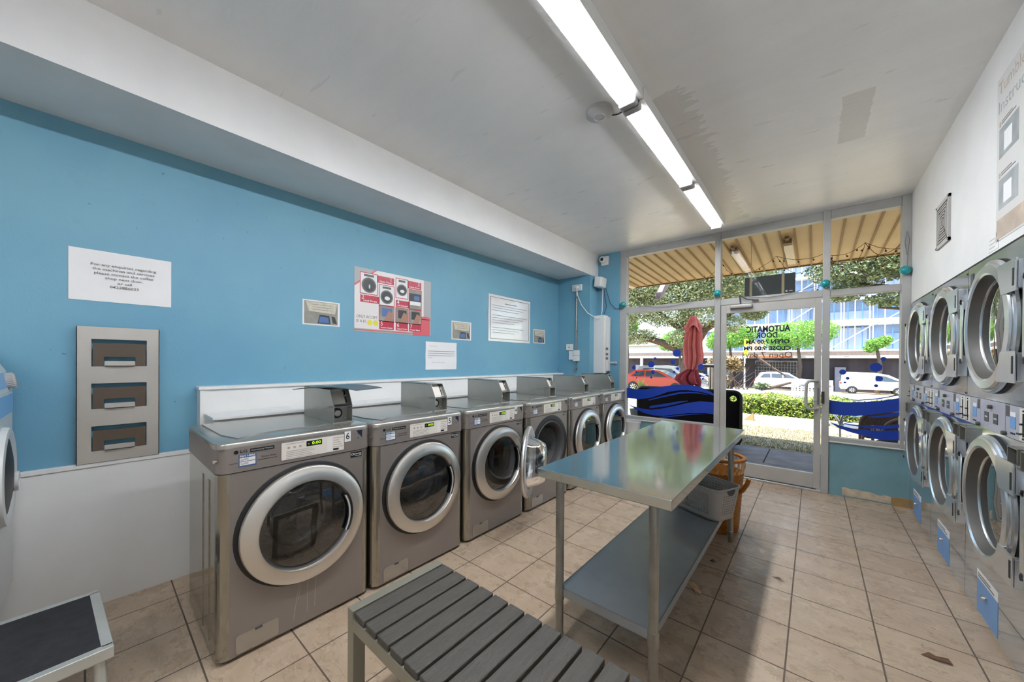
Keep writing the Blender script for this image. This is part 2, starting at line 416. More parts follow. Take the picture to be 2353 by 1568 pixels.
b = MB(); bar(b, -2.16, -2.055, .55, CZ); bar(b, -.935, -.872, 0, CZ, 4.945); bar(b, -2.055, -.935, 2.86, CZ); bar(b, -2.055, -.935, 2.052, 2.135); bar(b, -2.055, -.935, .55, .592)
b.box(-.915, -.895, 4.94, 4.95, 0, 2.86)
w1 = struct(b.build('window_1', M_alu))
pane(-2.055, -.935, .592, 2.052, w1); pane(-2.055, -.935, 2.135, 2.86, w1)
LA = [(-2.055, 0.986), (-1.922, 0.969), (-1.789, 0.977), (-1.586, 1.024), (-1.393, 1.059), (-1.232, 1.069), (-1.1, 1.049), (-1.014, 1.006), (-0.936, 0.97), (-0.936, 0.941), (-1.013, 0.969), (-1.121, 0.988), (-1.254, 0.997), (-1.346, 0.989), (-1.488, 0.96), (-1.61, 0.907), (-1.736, 0.859), (-1.881, 0.833), (-2.052, 0.837)]
LB = [(-1.749, 0.836), (-1.585, 0.893), (-1.346, 0.966), (-1.232, 0.976), (-1.121, 0.975), (-0.992, 0.949), (-1.121, 0.962), (-1.231, 0.959), (-1.345, 0.943), (-1.585, 0.873), (-1.736, 0.824)]
LC = [(-1.729, 0.749), (-1.523, 0.799), (-1.345, 0.845), (-1.242, 0.862), (-1.242, 0.853), (-1.344, 0.82), (-1.522, 0.761), (-1.729, 0.719)]
LD = [(-2.055, 0.761), (-1.975, 0.728), (-1.84, 0.704), (-1.709, 0.699), (-1.584, 0.723), (-1.403, 0.778), (-1.23, 0.835), (-1.098, 0.864), (-0.936, 0.862), (-0.936, 0.713), (-1.043, 0.72), (-1.229, 0.701), (-1.39, 0.667), (-1.546, 0.631), (-1.671, 0.625), (-1.8, 0.644), (-1.92, 0.686)]
LE = [(-1.608, 0.608), (-1.402, 0.653), (-1.173, 0.698), (-1.011, 0.711), (-1.173, 0.689), (-1.402, 0.638), (-1.558, 0.605)]
for p in (LA, LB, LC, LD, LE): decal(p, w1)
bubbles([(-1.38, 1.48, 0.05), (-1.712, 1.328, 0.044), (-1.658, 1.406, 0.019), (-1.955, 1.277, 0.027), (-1.918, 1.212, 0.015), (-1.936, 1.172, 0.011), (-1.914, 1.134, 0.009), (-1.688, 1.221, 0.027), (-1.711, 1.146, 0.014), (-1.429, 1.359, 0.03), (-1.368, 1.275, 0.02), (-1.412, 1.228, 0.016), (-1.089, 1.302, 0.036), (-1.048, 1.23, 0.02), (-1.101, 1.185, 0.016), (-1.068, 1.151, 0.012)], w1)
b = MB(); bar(b, .066, .125, 0, CZ, 4.945); bar(b, -.872, .066, 2.86, CZ); bar(b, -.872, .066, 2.055, 2.13)
w2 = struct(b.build('window_2', M_alu)); pane(-.872, .066, 2.13, 2.86, w2)
b = MB(); bar(b, .628, RX, .55, CZ, 4.945); bar(b, .125, .628, 2.86, CZ); bar(b, .125, .628, 2.055, 2.12); bar(b, .125, .628, .555, .592)
w3 = struct(b.build('window_3', M_alu)); pane(.125, .628, .592, 2.055, w3); pane(.125, .628, 2.12, 2.86, w3)
RA = [(0.127, 0.975), (0.233, 0.96), (0.383, 0.972), (0.525, 1.0), (0.627, 1.03), (0.627, 0.903), (0.526, 0.875), (0.42, 0.846), (0.31, 0.827), (0.219, 0.823), (0.127, 0.83)]
RB = [(0.194, 0.989), (0.346, 0.991), (0.49, 1.019), (0.627, 1.063), (0.627, 1.055), (0.49, 1.009), (0.346, 0.982)]
RC = [(0.413, 0.825), (0.527, 0.855), (0.627, 0.897), (0.627, 0.858), (0.527, 0.835), (0.442, 0.822)]
RD = [(0.196, 0.741), (0.273, 0.737), (0.385, 0.736), (0.527, 0.754), (0.627, 0.778), (0.627, 0.744), (0.528, 0.721), (0.421, 0.714), (0.273, 0.73)]
RE = [(0.127, 0.749), (0.196, 0.72), (0.311, 0.696), (0.458, 0.693), (0.627, 0.719), (0.627, 0.624), (0.542, 0.613), (0.458, 0.618), (0.371, 0.639), (0.274, 0.662), (0.196, 0.694)]
for p in (RA, RB, RC, RD, RE): decal(p, w3)
bubbles([(0.229, 1.269, 0.027), (0.266, 1.206, 0.015), (0.246, 1.163, 0.011), (0.469, 1.322, 0.045), (0.52, 1.405, 0.02), (0.491, 1.211, 0.027), (0.471, 1.14, 0.015)], w3)
# low walls under the windows
b = MB(); b.box(P2X, -.935, 4.965, 5.06, 0, .535); b.m = 1; b.box(P2X, -.935, 4.94, 5.05, .535, .55, .004)
struct(b.build('wall_front', [M_teal, M_trimw]))
b = MB(); b.box(.125, RX, 4.965, 5.06, 0, .54); b.m = 1; b.box(.125, RX, 4.945, 5.05, .54, .555, .004)
b.m = 2
pl = [(.232, .012), (.575, .012), (.578, .075), (.54, .083), (.5, .07), (.44, .088), (.38, .086), (.33, .094), (.29, .088), (.25, .096), (.228, .09)]
b.prism(pl, FNY((0, 4.965, 0)), .002); b.m = 3; b.box(.582, RX, 4.95, 4.965, .0, .085)
struct(b.build('wall_front_low', [M_teal, M_trimw, M_plaster, M_wood]))
# door
b = MB()
for x0, x1, z0, z1 in ((-.866, -.812, .03, 2.047), (.004, .06, .03, 2.047), (-.812, .004, 1.952, 2.047), (-.812, .004, .03, .185)): b.box(x0, x1, 4.955, 5.0, z0, z1, .003)
d1 = struct(b.build('door_1', M_door_alu))
b = MB(); b.box(-.812, .004, 4.975, 4.981, .185, 1.952); b.build('pane', M_winglass, d1, smooth=0)
b = MB(); hp = [(.032, 4.955, 1.165), (-.01, 4.895, 1.17), (-.04, 4.89, 1.165), (-.058, 4.89, 1.135), (-.06, 4.89, 1.03), (-.06, 4.89, .925), (-.056, 4.89, .9), (-.038, 4.89, .875), (-.01, 4.895, .872), (.032, 4.955, .878)]
b.tube(hp, .014, 10); b.build('pull_handle', M_door_alu, d1)
b = MB(); b.tube([(-.06, 4.89, .958), (.03, 4.955, .96)], .004, 6); b.build('handle_stay', M_alu, d1)
b = MB(); b.box(.03, .048, 4.951, 4.956, .92, 1.10); b.build('lock_plate', mat('lock_plate_metal', '85848a', .35, .7), d1)
b = MB(); b.box(.062, .088, 4.938, 4.95, .935, 1.06); b.build('strike_plate', mat('strike_metal', '4a4845', .4, .6), d1)
b = MB(); b.box(-.77, -.545, 4.905, 4.955, 2.0, 2.045, .012); b.build('door_closer', mat('closer_grey', 'b5b3ad', .4, .1), d1)
b = MB(); b.tube([(-.66, 4.925, 2.045), (-.665, 4.92, 2.09), (-.67, 4.92, 2.15)], .007, 6); b.tube([(-.67, 4.92, 2.15), (-.6, 4.93, 2.10), (-.52, 4.94, 2.085)], .006, 6); b.box(-.55, -.49, 4.935, 4.95, 2.07, 2.09)
b.build('closer_arm', M_dgrey, d1)
b = MB(); b.box(-.06, .002, 4.952, 4.955, .035, .10); b.build('corner_bracket', M_alu, d1)
b = MB(); Mf = FY((0, 4.983, 0))
b.text('AUTOMATIC', .098, Mf, .405, 1.743, 0, bold=.036, width=.41); b.text('DOOR', .085, Mf, .41, 1.672, 0, bold=.036, width=.2)
b.text('OPEN 7:00 AM', .062, Mf, .408, 1.598, 0, bold=.036, width=.405); b.text('CLOSE 9:00 PM', .062, Mf, .413, 1.524, 0, bold=.036, width=.44)
b.build('lettering', M_navy, d1, smooth=0)
b = MB(); b.text('Open 7 days', .10, Mf, .415, 1.448, 0, width=.47); b.text('7am - 9pm', .10, Mf, .42, 1.335, 0, width=.40)
b.build('faded_lettering', M_brownink, d1, smooth=0)
b = MB(); b.box(-.872, .066, 4.945, 5.06, 0, .02, .004); b.m = 1
for k in range(7): b.box(-.85, .03, 4.957 + k * .012, 4.963 + k * .012, .02, .026)
struct(b.build('trim_door_sill', [M_sill, M_grate]))
# ------------------------------------------------------------------ washers (front looks to +X, x = 0 at the front, y from 0 to W)
W = .70; DP = .66; DC = (.358, .535); DR = .287
def w_outline(e=0., r=.045):
    return [(-DP, -e), (-r, -e)] + [(x + e, y) for x, y in arc(-r, r, r, -90, 0, 6)] + [(x + e, y) for x, y in arc(-r, W - r, r, 0, 90, 6)] + [(-r, W + e), (-DP, W + e)]
def m_cabinet():
    b = MB(); o = w_outline(); n = len(o); z0, z1 = .02, .848; k = n // 2
    for i in range(n):
        j = (i + 1) % n
        if abs(o[i][0]) < 1e-6 and abs(o[j][0]) < 1e-6 and abs(o[i][1] - o[j][1]) > .2: continue
        b.m = 2; b.quad((*o[i], z0), (*o[j], z0), (*o[j], z1), (*o[i], z1))
    b.m = 0; b.add([(x, y, z1) for x, y in o], [tuple(range(n))]); b.add([(x, y, z0) for x, y in o], [tuple(range(n - 1, -1, -1))])
    b.holeplate(.045, W - .045, z0, z1, DC[0], DC[1], .25, FX((0, 0, 0)), 56)
    for z in (.10, .13): pass
    b.m = 2
    for x in (-.16, -.30):       # pressed ribs in the side sheets
        for y in (-.0035, W - .0005): b.box(x - .012, x + .012, y, y + .004, .06, .80)
    b.m = 1
    for x in (-.06, -.6):
        for y in (.06, W - .06): b.cyl((x, y, 0), (x, y, .025), .022, n=10)
    b.m = 1
    # dark ring around the door: gasket black plus painted groove shadow
    b.lathe([(.303, .0015), (.30, .004), (.25, .002), (.245, -.03), (.232, -.05)], frame((0, *DC), (0, 1, 0), (0, 0, 1), (1, 0, 0)), 56)
    return b
def m_drum():
    b = MB(); M = frame((0, *DC), (0, 1, 0), (0, 0, 1), (1, 0, 0))
    b.lathe([(.232, -.05), (.235, -.07), (.245, -.09), (.245, -.42), (.0, -.46)], M, 40)
    for a in (30, 150, 270):
        q = math.radians(a); c = Vector((0, DC[0] + .225 * math.cos(q), DC[1] + .225 * math.sin(q)))
        b.tube([(-.10, c.y, c.z), (-.40, c.y, c.z)], .028, 8)
    return b
def m_gasket():
    b = MB(); M = frame((0, *DC), (0, 1, 0), (0, 0, 1), (1, 0, 0))
    b.lathe([(.248, .004), (.243, .008), (.233, .006), (.222, -.012), (.214, -.045), (.212, -.075), (.222, -.08), (.235, -.06), (.248, -.02)], M, 48, closed=True); return b
def m_fascia():
    b = MB(); b.prism(w_outline(.004), None, .108, .852); b.m = 1
    b.box(-.03, .0046, .002, W - .05, .9625, .9628); return b
def m_top():
    b = MB(); o1 = w_outline(.004); n = len(o1)
    L = [(o1, .960), (o1, .976), ([(x - .004 if x > -.3 else x, y) for x, y in o1], .984), ([(x - .016 if x > -.3 else x + .01, y + (.012 if y < .3 else -.012)) for x, y in o1], .990)]
    for o, z in L: b.v += [Vector((x, y, z)) for x, y in o]
    for k in range(3):
        for i in range(n): b.f.append((k * n + i, k * n + (i + 1) % n, (k + 1) * n + (i + 1) % n, (k + 1) * n + i)); b.fm.append(0)
    b.f.append(tuple(3 * n + i for i in range(n))); b.fm.append(0)
    return b
def m_detlid():
    b = MB(); po = [(-.63, .045), (-.63, .55), (-.15, .55), (-.12, .44), (-.135, .36), (-.135, .27), (-.12, .2), (-.095, .14), (-.05, .085), (-.2, .05)]
    b.prism(po, None, .006, .9895); return b
def m_ring():     # local frame of the door: hinge at the origin, centre at y = +.283
    b = MB(); M = frame((0, .283, 0), (0, 1, 0), (0, 0, 1), (1, 0, 0))
    b.lathe([(.279, .008), (.286, .016), (.2875, .026), (.284, .036), (.277, .041), (.224, .056), (.217, .056), (.211, .046), (.207, .03), (.206, .016)], M, 72)
    b.m = 1; b.lathe([(.206, .016), (.212, .010), (.25, .004), (.272, .004), (.279, .008)], M, 72)
    return b
def m_dglass():
    b = MB(); M = frame((0, .283, 0), (0, 1, 0), (0, 0, 1), (1, 0, 0))
    b.lathe([(.209, .030), (.15, .0375), (.08, .041), (0, .042)], M, 56)
    b.lathe([(.209, .014), (.196, -.02), (.178, -.07), (.15, -.115), (.11, -.125), (0, -.13)], M, 48); return b
def m_handle():
    b = MB(); a = [math.radians(t) for t in range(-27, 31, 4)]
    b.tube([(.0445, .283 + .204 * math.cos(t), .204 * math.sin(t)) for t in a], .011, 8); b.m = 1
    b.tube([(.053, .283 + .199 * math.cos(t), .199 * math.sin(t)) for t in a], .0045, 6); return b
def m_flap():
    b = MB(); b.prism(rrect(.067, .236, .028, .112, .012), FX((0, 0, 0)), .003); return b
def m_catch():
    b = MB(); b.box(.003, .006, .14, .168, .103, .114, .001); return b
def m_panel():
    b = MB(); M = FX((.0045, 0, 0)); b.prism(rrect(.244, .545, .868, .952, .004, 3), M, .0012); b.m = 1
    b.box(.0055, .0062, .355, .43, .918, .944); M = FX((.0057, 0, 0))
    b.m = 2
    for k in range(5): b.rect(.264, .264 + .13 - .012 * (k % 3), .872 + .0085 * k, .8745 + .0085 * k, M, .0004)
    for k in range(3): b.disc(.275 + .026 * k, .925, .006, M, .0004, n=10)
    for k in range(6): b.rect(.487, .487 + .03 + .008 * ((k * 7) % 4), .877 + .012 * k, .880 + .012 * k, M, .0004)
    b.rect(.262, .345, .943, .9455, M, .0004)
    b.m = 3
    for k in range(6): b.prism(rrect(.455, .483, .874 + .012 * k, .883 + .012 * k, .003, 2), M, .0006)
    b.m = 1; b.rect(.487, .516, .8735, .8835, M, .0006)
    return b
def m_digits():
    b = MB(); b.text('0:00', .021, FX((.0055, 0, 0)), .403, .931, width=.043, bold=.012); b.text('s', .012, FX((.0055, 0, 0)), .366, .931); return b
def m_badge():
    b = MB(); M = FX((.0045, 0, 0)); b.text('LG', .018, M, .094, .942, .0006, bold=.012, width=.026); b.disc(.066, .942, .0085, M, .0008, n=18)
    b.text('Direct Drive', .012, M, .192, .905, .0006, width=.06); b.rect(.04, .073, .892, .8935, M, .0005); b.rect(.15, .225, .892, .8935, M, .0005)
    return b
def m_strip():
    b = MB(); M = FX((.0045, 0, 0)); b.rect(.118, .214, .934, .950, M, .0009); b.m = 1; b.text('Commercial Washer', .011, M, .166, .942, .0014, width=.088); return b
def m_pay():
    b = MB(); M = FX((.0045, 0, 0)); b.rect(.075, .142, .872, .928, M, .0008); b.m = 1
    b.text('PAY HERE', .012, M, .1085, .9205, .0014, bold=.02, width=.057); b.rect(.079, .138, .898, .913, M, .0014); b.rect(.079, .138, .879, .895, M, .0014)
    b.m = 2
    for z in (.902, .907, .884, .889): b.rect(.082, .112, z, z + .0018, M, .0018)
    return b
def m_dealer():
    b = MB(); M = FX((.0005, 0, 0)); b.rect(.585, .648, .812, .842, M, .001); b.m = 1
    b.text('Richard Jay', .0125, M, .622, .830, .0014, bold=.02, width=.046); b.lathe([(.0065, .0012), (.0065, .0016), (.0045, .0016), (.0045, .0012)], FX((.0005, .594, .830)), 16)
    b.rect(.606, .645, .818, .820, M, .0014); return b
def m_emblem():
    b = MB(); M = FX((.0045, 0, 0)); b.prism([(.617, .962), (.648, .962), (.648, .918), (.636, .936), (.626, .942)], M, .0008)
    b.prism([(.622, .918), (.632, .912), (.622, .924)], M, .0008); return b
def m_screw():
    b = MB(); b.cyl((-.022, .001, .91), (-.018, -.008, .91), .008, n=10); return b
CB = [(-.585, .99), (-.585, 1.186), (-.195, 1.186), (-.142, 1.088), (-.142, .99)]
def m_coinbox():
    b = MB(); Y0, Y1 = .553, .662
    for y in (Y0, Y1 - .003): b.prism([(x, z) for x, z in CB], frame((0, y + .003, 0), (1, 0, 0), (0, 0, 1), (0, -1, 0)), .003)
    b.box(-.585, -.195, Y0, Y1, 1.183, 1.186); b.box(-.585, -.582, Y0, Y1, .99, 1.186)
    b.box(-.60, -.135, Y0 - .008, Y1 + .008, .988, .996, .002)
    b.add([(-.225, Y0, 1.183), (-.225, Y1, 1.183), (-.175, Y1, 1.09), (-.175, Y0, 1.09)], [(0, 1, 2, 3)])
    b.box(-.20, -.145, Y0, Y1, 1.083, 1.087); b.box(-.20, -.197, Y0, Y1, .996, 1.085)
    b.box(-.30, -.28, Y0 + .02, Y1 - .02, 1.186, 1.19)
    return b
def m_coinface():
    b = MB(); Mx = frame((-.2, .6075, 1.137), (0, 1, 0), (-.4735, 0, .8808), (.8808, 0, .4735))
    b.rect(-.045, .028, -.045, .035, Mx, .002); b.m = 1; b.rect(-.045, .02, .036, .05, Mx, .002)
    b.m = 2; b.rect(.034, .040, -.04, .045, Mx, .002); b.m = 0; b.ball(Mx @ Vector((.037, .005, .006)), .006, 8, 6); b.box(-.197, -.19, .63, .645, 1.09, 1.1)
    return b
def m_lock():
    b = MB(); M = frame((-.197, .592, 1.043), (0, 1, 0), (0, 0, 1), (1, 0, 0))
    b.lathe([(.030, 0), (.030, .012), (.021, .012)], M, 24); b.m = 1; b.lathe([(.021, .010), (.018, .016), (0, .017)], M, 24); b.rect(-.006, .006, -.002, .002, M, .001, .017)
    b.cyl((-.197, .64, 1.01), (-.19, .64, 1.01), .006, n=8); b.cyl((-.197, .628, 1.077), (-.188, .628, 1.077), .006, n=8); return b

M_lidmetal = mat('bent_sheet_blue_grey', '66757d', .35, .8)
def make_washer():
    t = thing('washing_machine', 'x', 'washer')
    m_cabinet().build('cabinet', [M_washer, M_dark, M_washside], t); m_drum().build('drum', M_drum, t); m_gasket().build('door_gasket', M_dgrey, t)
    m_fascia().build('control_fascia', [M_washer, M_washtop], t); m_top().build('top_panel', M_washtop, t); m_detlid().build('detergent_lid', M_washtop, t)
    d = m_ring().build('door', [M_ring, M_lgrey], t, smooth=20); d.location = (0, DC[0] - .283, DC[1])
    m_dglass().build('door_glass', M_wglass, d); m_handle().build('door_handle', [M_dark, M_lgrey], d)
    f = m_flap().build('service_flap', M_washtop, t); m_catch().build('flap_catch', M_dgrey, f)
    c = m_panel().build('control_panel', [M_cream, M_black, mat('panel_print', 'a8a29c', .6), M_paper], t); m_digits().build('display_digits', M_lcd, c)
    m_badge().build('maker_lettering', M_black, t, smooth=0); m_strip().build('model_strip', [M_black, M_lgrey], t, smooth=0); m_pay().build('payment_sticker', [M_blueprint, M_paper, M_ink], t, smooth=0)
    m_dealer().build('dealer_sticker', [M_black, M_paper], t, smooth=0); m_emblem().build('corner_emblem', M_navy, t, smooth=0)
    m_screw().build('side_screw', M_chrome, t)
    cb = m_coinbox().build('coin_box', M_coinbox, t); m_coinface().build('coin_slot', [M_cream, M_paper, M_black], cb); m_lock().build('coin_lock', [M_dark, M_chrome], cb)
    return t
def card(t, s):
    b = MB(); M = FX((.006, 0, 0)); b.rect(.548, .582, .908, .964, M, .0008); b.m = 1; b.text(s, .05, M, .565, .936, .0014, bold=.012, width=.02)
    b.build('number_card', [M_paper, M_black], t, smooth=0)
wp = [(-1.972, .352), (-1.955, 1.062), (-1.95, 1.785), (-1.942, 2.512), (-1.935, 3.232), (-1.93, 3.95)]
wl = ['grey metal front-load washer numbered 6 with a bent loose sheet on its coin box', 'grey metal front-load washer marked 5, between the washer marked 6 and the one marked 4',
      'grey metal front-load washer marked 4, beside the washer whose door stands open', 'grey metal front-load washer with its round glass door swung wide open',
      'closed grey metal washer between the open-door washer and the one by the street window', 'grey metal washer at the street end of the row, against the blue corner pier']
wproto = make_washer(); washers = []
for i, (x, y) in enumerate(wp):
    o = wproto if i == 0 else dup(wproto)
    o.location = (x, y, 0); tag(o, wl[i], 'washer', 'washers in a row along the blue wall'); washers.append(o)
for i, s in ((0, '6'), (1, '5'), (2, '4')): card(washers[i], s)
for ch in washers[3].children:
    if ch.name.startswith('door') and not ch.name.startswith('door_'):
        ch.rotation_euler = (0, 0, -math.radians(152)); ch.location.x = .045
        for g in ch.children:
            if g.name.startswith('door_glass'):
                g.data = g.data.copy(); g.data.materials[0] = M_clear
b = MB()   # bent sheet lying on the first coin box
po = [(-.20, -.13), (.18, -.13), (.22, .10), (-.16, .13)]; nn = 8
for i in range(nn + 1):
    for j in range(2):
        for z in (0, .003):
            s = i / nn; a = Vector(po[0]).lerp(Vector(po[1]), s); c = Vector(po[3]).lerp(Vector(po[2]), s); p = a.lerp(c, j)
            q = Matrix.Rotation(math.radians(35), 2) @ p; b.v.append(Vector((q.x, q.y, z - .018 * (2 * s - 1) ** 2)))
for i in range(nn):
    k = i * 4; b.f += [(k + 1, k + 5, k + 7, k + 3), (k, k + 2, k + 6, k + 4), (k, k + 4, k + 5, k + 1), (k + 2, k + 3, k + 7, k + 6)]; b.fm += [0] * 4
b.f += [(0, 1, 3, 2), (nn * 4, nn * 4 + 2, nn * 4 + 3, nn * 4 + 1)]; b.fm += [0, 0]
ld = b.build('metal_sheet', M_lidmetal); ld.location = (-2.16, .955, 1.206)
tag(ld, 'thin bent blue-grey metal sheet lying on the coin box of washer 6', 'sheet')
# water streaks run down the washer 6 front: part of its own surface
b = MB(); M = FX((.0004, 0, 0))
for y0, z0, y1, z1 in ((.325, .23, .30, .06), (.335, .24, .322, .15), (.365, .235, .362, .07), (.405, .24, .398, .08)):
    b.prism([(y0, z0), (y0 + .002, z0), (y1 + .002, z1), (y1, z1)], M, .0004)
b.build('dried_drips', mat('dried_water', 'b5afa6', .6), washers[0], smooth=0)
# ------------------------------------------------------------------ stacked dryers (front looks to -X, x = 0 at the front, y from 0 to DW)
DW = .81; DH = 1.915; UZ = 1.545; LZ = .675
def FD(y, z): return frame((0, y, z), (0, -1, 0), (0, 0, 1), (-1, 0, 0))
def m_dcab():
    b = MB(); g = .003
    for z0, z1, zc in ((1.178, DH, UZ), (.19, 1.022, LZ)):
        b.holeplate(-DW + g, -g, z0, z1, -DW / 2, zc, .30, FNX((0, 0, 0)), 56)
    b.quad((0, g, .012), (0, DW - g, .012), (0, DW - g, .187), (0, g, .187))
    b.quad((.004, g, 1.022), (.004, DW - g, 1.022), (.004, DW - g, 1.178), (.004, g, 1.178)); b.quad((.004, g, .187), (.004, DW - g, .187), (.004, DW - g, .19), (.004, g, .19))
    for y in (g, DW - g): b.quad((0, y, .012), (.72, y, .012), (.72, y, DH), (0, y, DH))
    b.quad((0, g, DH), (0, DW - g, DH), (.72, DW - g, DH), (.72, g, DH)); b.quad((.72, g, 0), (.72, DW - g, 0), (.72, DW - g, DH), (.72, g, DH))
    b.quad((.02, g, 0), (.02, DW - g, 0), (.02, DW - g, .012), (.02, g, .012))
    b.m = 1
    for z in (1.19, DH - .025, .80): 
        b.cyl((0, g + .012, z), (-.004, g + .012, z), .006, n=8)
    for z, s in ((DH - .09, 1), ):
        b.box(-.003, 0, DW - .095, DW - .055, z - .05, z + .05); 
    return b
def m_ddrum(zc):
    b = MB(); b.lathe([(.30, .0), (.31, -.12), (.34, -.14), (.34, -.6), (0, -.62)], FD(DW / 2, zc), 40)
    return b
def m_ddoor():
    b = MB(); M = FD(0, 0)
    b.lathe([(.326, .008), (.330, .014), (.329, .024), (.320, .029), (.313, .028), (.313, .034), (.307, .040), (.270, .043), (.260, .037)], M, 64)
    b.m = 1; b.lathe([(.260, .037), (.257, .030), (.238, .006), (.234, .001)], M, 64)
    b.m = 2; b.lathe([(.332, .001), (.332, .008), (.326, .008)], M, 64); b.m = 0; b.lathe([(.234, .001), (.228, .003), (.224, -.003)], M, 48)
    return b
def m_dglassd():
    b = MB(); b.lathe([(.226, -.002), (.12, .004), (0, .006)], FD(0, 0), 48); return b
def m_hinge(s):
    b = MB(); M = FD(0, 0)
    po = [(.200, .128 * s), (.268, .06 * s), (.275, .128 * s), (.395, .128 * s), (.395, .262 * s), (.30, .275 * s), (.18, .262 * s)]
    po = [(.235, .128 * s), (.395, .128 * s), (.395, .265 * s), (.19, .265 * s), (.215, .18 * s)]
    b.prism(po, M, .006, .040); b.box(-.047, -.001, -.395, -.352, .135 * s, .258 * s, .005)
    b.m = 1; b.box(-.0485, -.045, -.380, -.366, .15 * s, .225 * s)
    return b
def m_dgrip():
    b = MB(); M = FD(0, 0)
    b.prism([(-.345, -.15), (-.315, -.17), (-.30, -.15), (-.318, 0), (-.30, .15), (-.315, .17), (-.345, .15)], M, .005, .042); b.m = 1
    for s in (-1, 1): b.tube([(-.044, .325, .155 * s), (-.05, .322, .165 * s), (-.05, .312, .18 * s)], .0045, 6)
    return b
def m_coinpanel(flip):
    b = MB(); y0, y1 = (.003, .235); M = FNX((0, 0, 0))
    def q(a0, a1, z0, z1, d=.002, zz=0.):
        if flip: a0, a1 = DW - a1, DW - a0
        b.rect(-a1, -a0, z0, z1, M, d, zz)
    q(.004, .238, 1.026, 1.174, .004); b.m = 1; q(.008, .085, 1.032, 1.168, .002, .004); b.m = 2; q(.13, .185, 1.07, 1.125, .002, .004)
    b.m = 3; q(.13, .185, 1.125, 1.145, .0015, .004); b.m = 4
    for k in range(3): q(.135 + .017 * k, .142 + .017 * k, 1.045, 1.053, .003, .004)
    q(.195, .235, 1.12, 1.17, .0006, .004)
    return b
def m_slide(flip):
    b = MB(); c = .045 if not flip else DW - .045
    b.box(-.0085, -.006, c - .004, c + .004, 1.05, 1.15); b.box(-.016, -.006, c - .008, c + .008, 1.10, 1.107); b.box(-.022, -.006, c - .012, c - .004, 1.06, 1.066); b.box(-.022, -.018, c - .022, c + .012, 1.059, 1.066)
    for z in (1.04, 1.16): b.cyl((-.006, c, z), (-.009, c, z), .004, n=8)
    return b
def m_knob(y, z):
    b = MB(); b.cyl((0, y, z), (-.010, y, z), .009, n=12); b.cyl((-.010, y, z), (-.019, y, z), .0115, .0095, n=14); return b
def m_mid():
    b = MB(); M = FNX((0, 0, 0)); b.rect(-(DW - .245), -.242, 1.024, 1.176, M, .005); b.m = 1
    for y in (.325, .445): b.rect(-y - .055, -y, 1.065, 1.115, M, .002, .005)
    b.m = 2
    for y in (.325, .445): b.rect(-y - .045, -y - .01, 1.087, 1.094, M, .0006, .007)
    b.disc(-DW / 2 - .01, 1.047, .007, M, .0006, .005, 12)
    return b
def m_cup(y):
    b = MB(); z0, z1, d = .915, 1.0, .030; t = .004
    b.box(-d, 0, y, y + .105, z1 - t, z1); b.box(-d, 0, y, y + .105, z0, z0 + t); b.box(-d, 0, y, y + t, z0, z1); b.box(-d, 0, y + .105 - t, y + .105, z0, z1)
    b.m = 1; b.box(-.008, -.002, y + t, y + .105 - t, z0 + t, z1 - t)
    b.m = 0
    for k in range(3): b.cyl((-.02, y - .0005, z0 + .025 + k * .022), (-.02, y + .003, z0 + .025 + k * .022), .006, n=8)
    return b
def m_sticker():
    b = MB(); M = FNX((0, 0, 0)); b.rect(-.60, -.315, .03, .205, M, .0015); b.m = 1; b.rect(-.60, -.315, .205, .25, M, .0015); b.m = 2
    for k in range(2): b.rect(-.585, -.36 - .05 * k, .215 + .014 * k, .222 + .014 * k, M, .0019)
    return b
def make_dryer():
    t = thing('stacked_dryer', 'x', 'dryer')
    m_dcab().build('cabinet', [M_dryer, M_dgrey], t)
    for zc in (UZ, LZ):
        m_ddrum(zc).build('drum', M_drum, t)
        d = m_ddoor().build('door', [M_dryring, M_drycone, M_dark], t, smooth=30); d.location = (0, DW / 2 - .025, zc)
        m_dglassd().build('door_glass', M_dglass, d); m_dgrip().build('door_grip', [M_dryring, M_dark], d)
        for s in (1, -1): m_hinge(s).build('hinge_plate', [M_dryring, M_dark], d)
    for fl in (False, True):
        p = m_coinpanel(fl).build('coin_panel', [M_lilac, M_cream, M_lblue, M_paper, M_dgrey], t, smooth=0)
        m_slide(fl).build('coin_slide', M_dark, p); m_knob(.23 if not fl else DW - .24, 1.04).build('panel_lock', M_dgrey, p)
    p = m_mid().build('cycle_panel', [M_lilac, M_dgrey, M_lgrey], t, smooth=0); m_knob(DW / 2, 1.145).build('cycle_knob', M_dgrey, p)
    for y in (.01, DW - .125): m_cup(y).build('coin_return', [M_gal, M_dgrey], t, smooth=0)
    m_sticker().build('base_label', [M_lblue, M_paper, M_ink], t, smooth=0); m_knob(.46, .15).build('base_lock', M_chrome, t)
    return t
dproto = make_dryer()
dl = ['stainless stacked double dryer against the street window wall', 'stainless stacked double dryer in the middle of the row, below the square wall vent',
      'stainless stacked double dryer below the printed instruction poster', 'stainless stacked double dryer at the inner end, past the instruction poster']
for i in range(5):
    o = dproto if i == 0 else dup(dproto)
    o.location = (RX, 4.14 - .81 * i, 0)
    tag(o, dl[min(i, 3)] if i < 4 else 'stainless stacked double dryer beyond all the others, deepest in the shop', 'dryer', 'stacked dryers along the white wall')
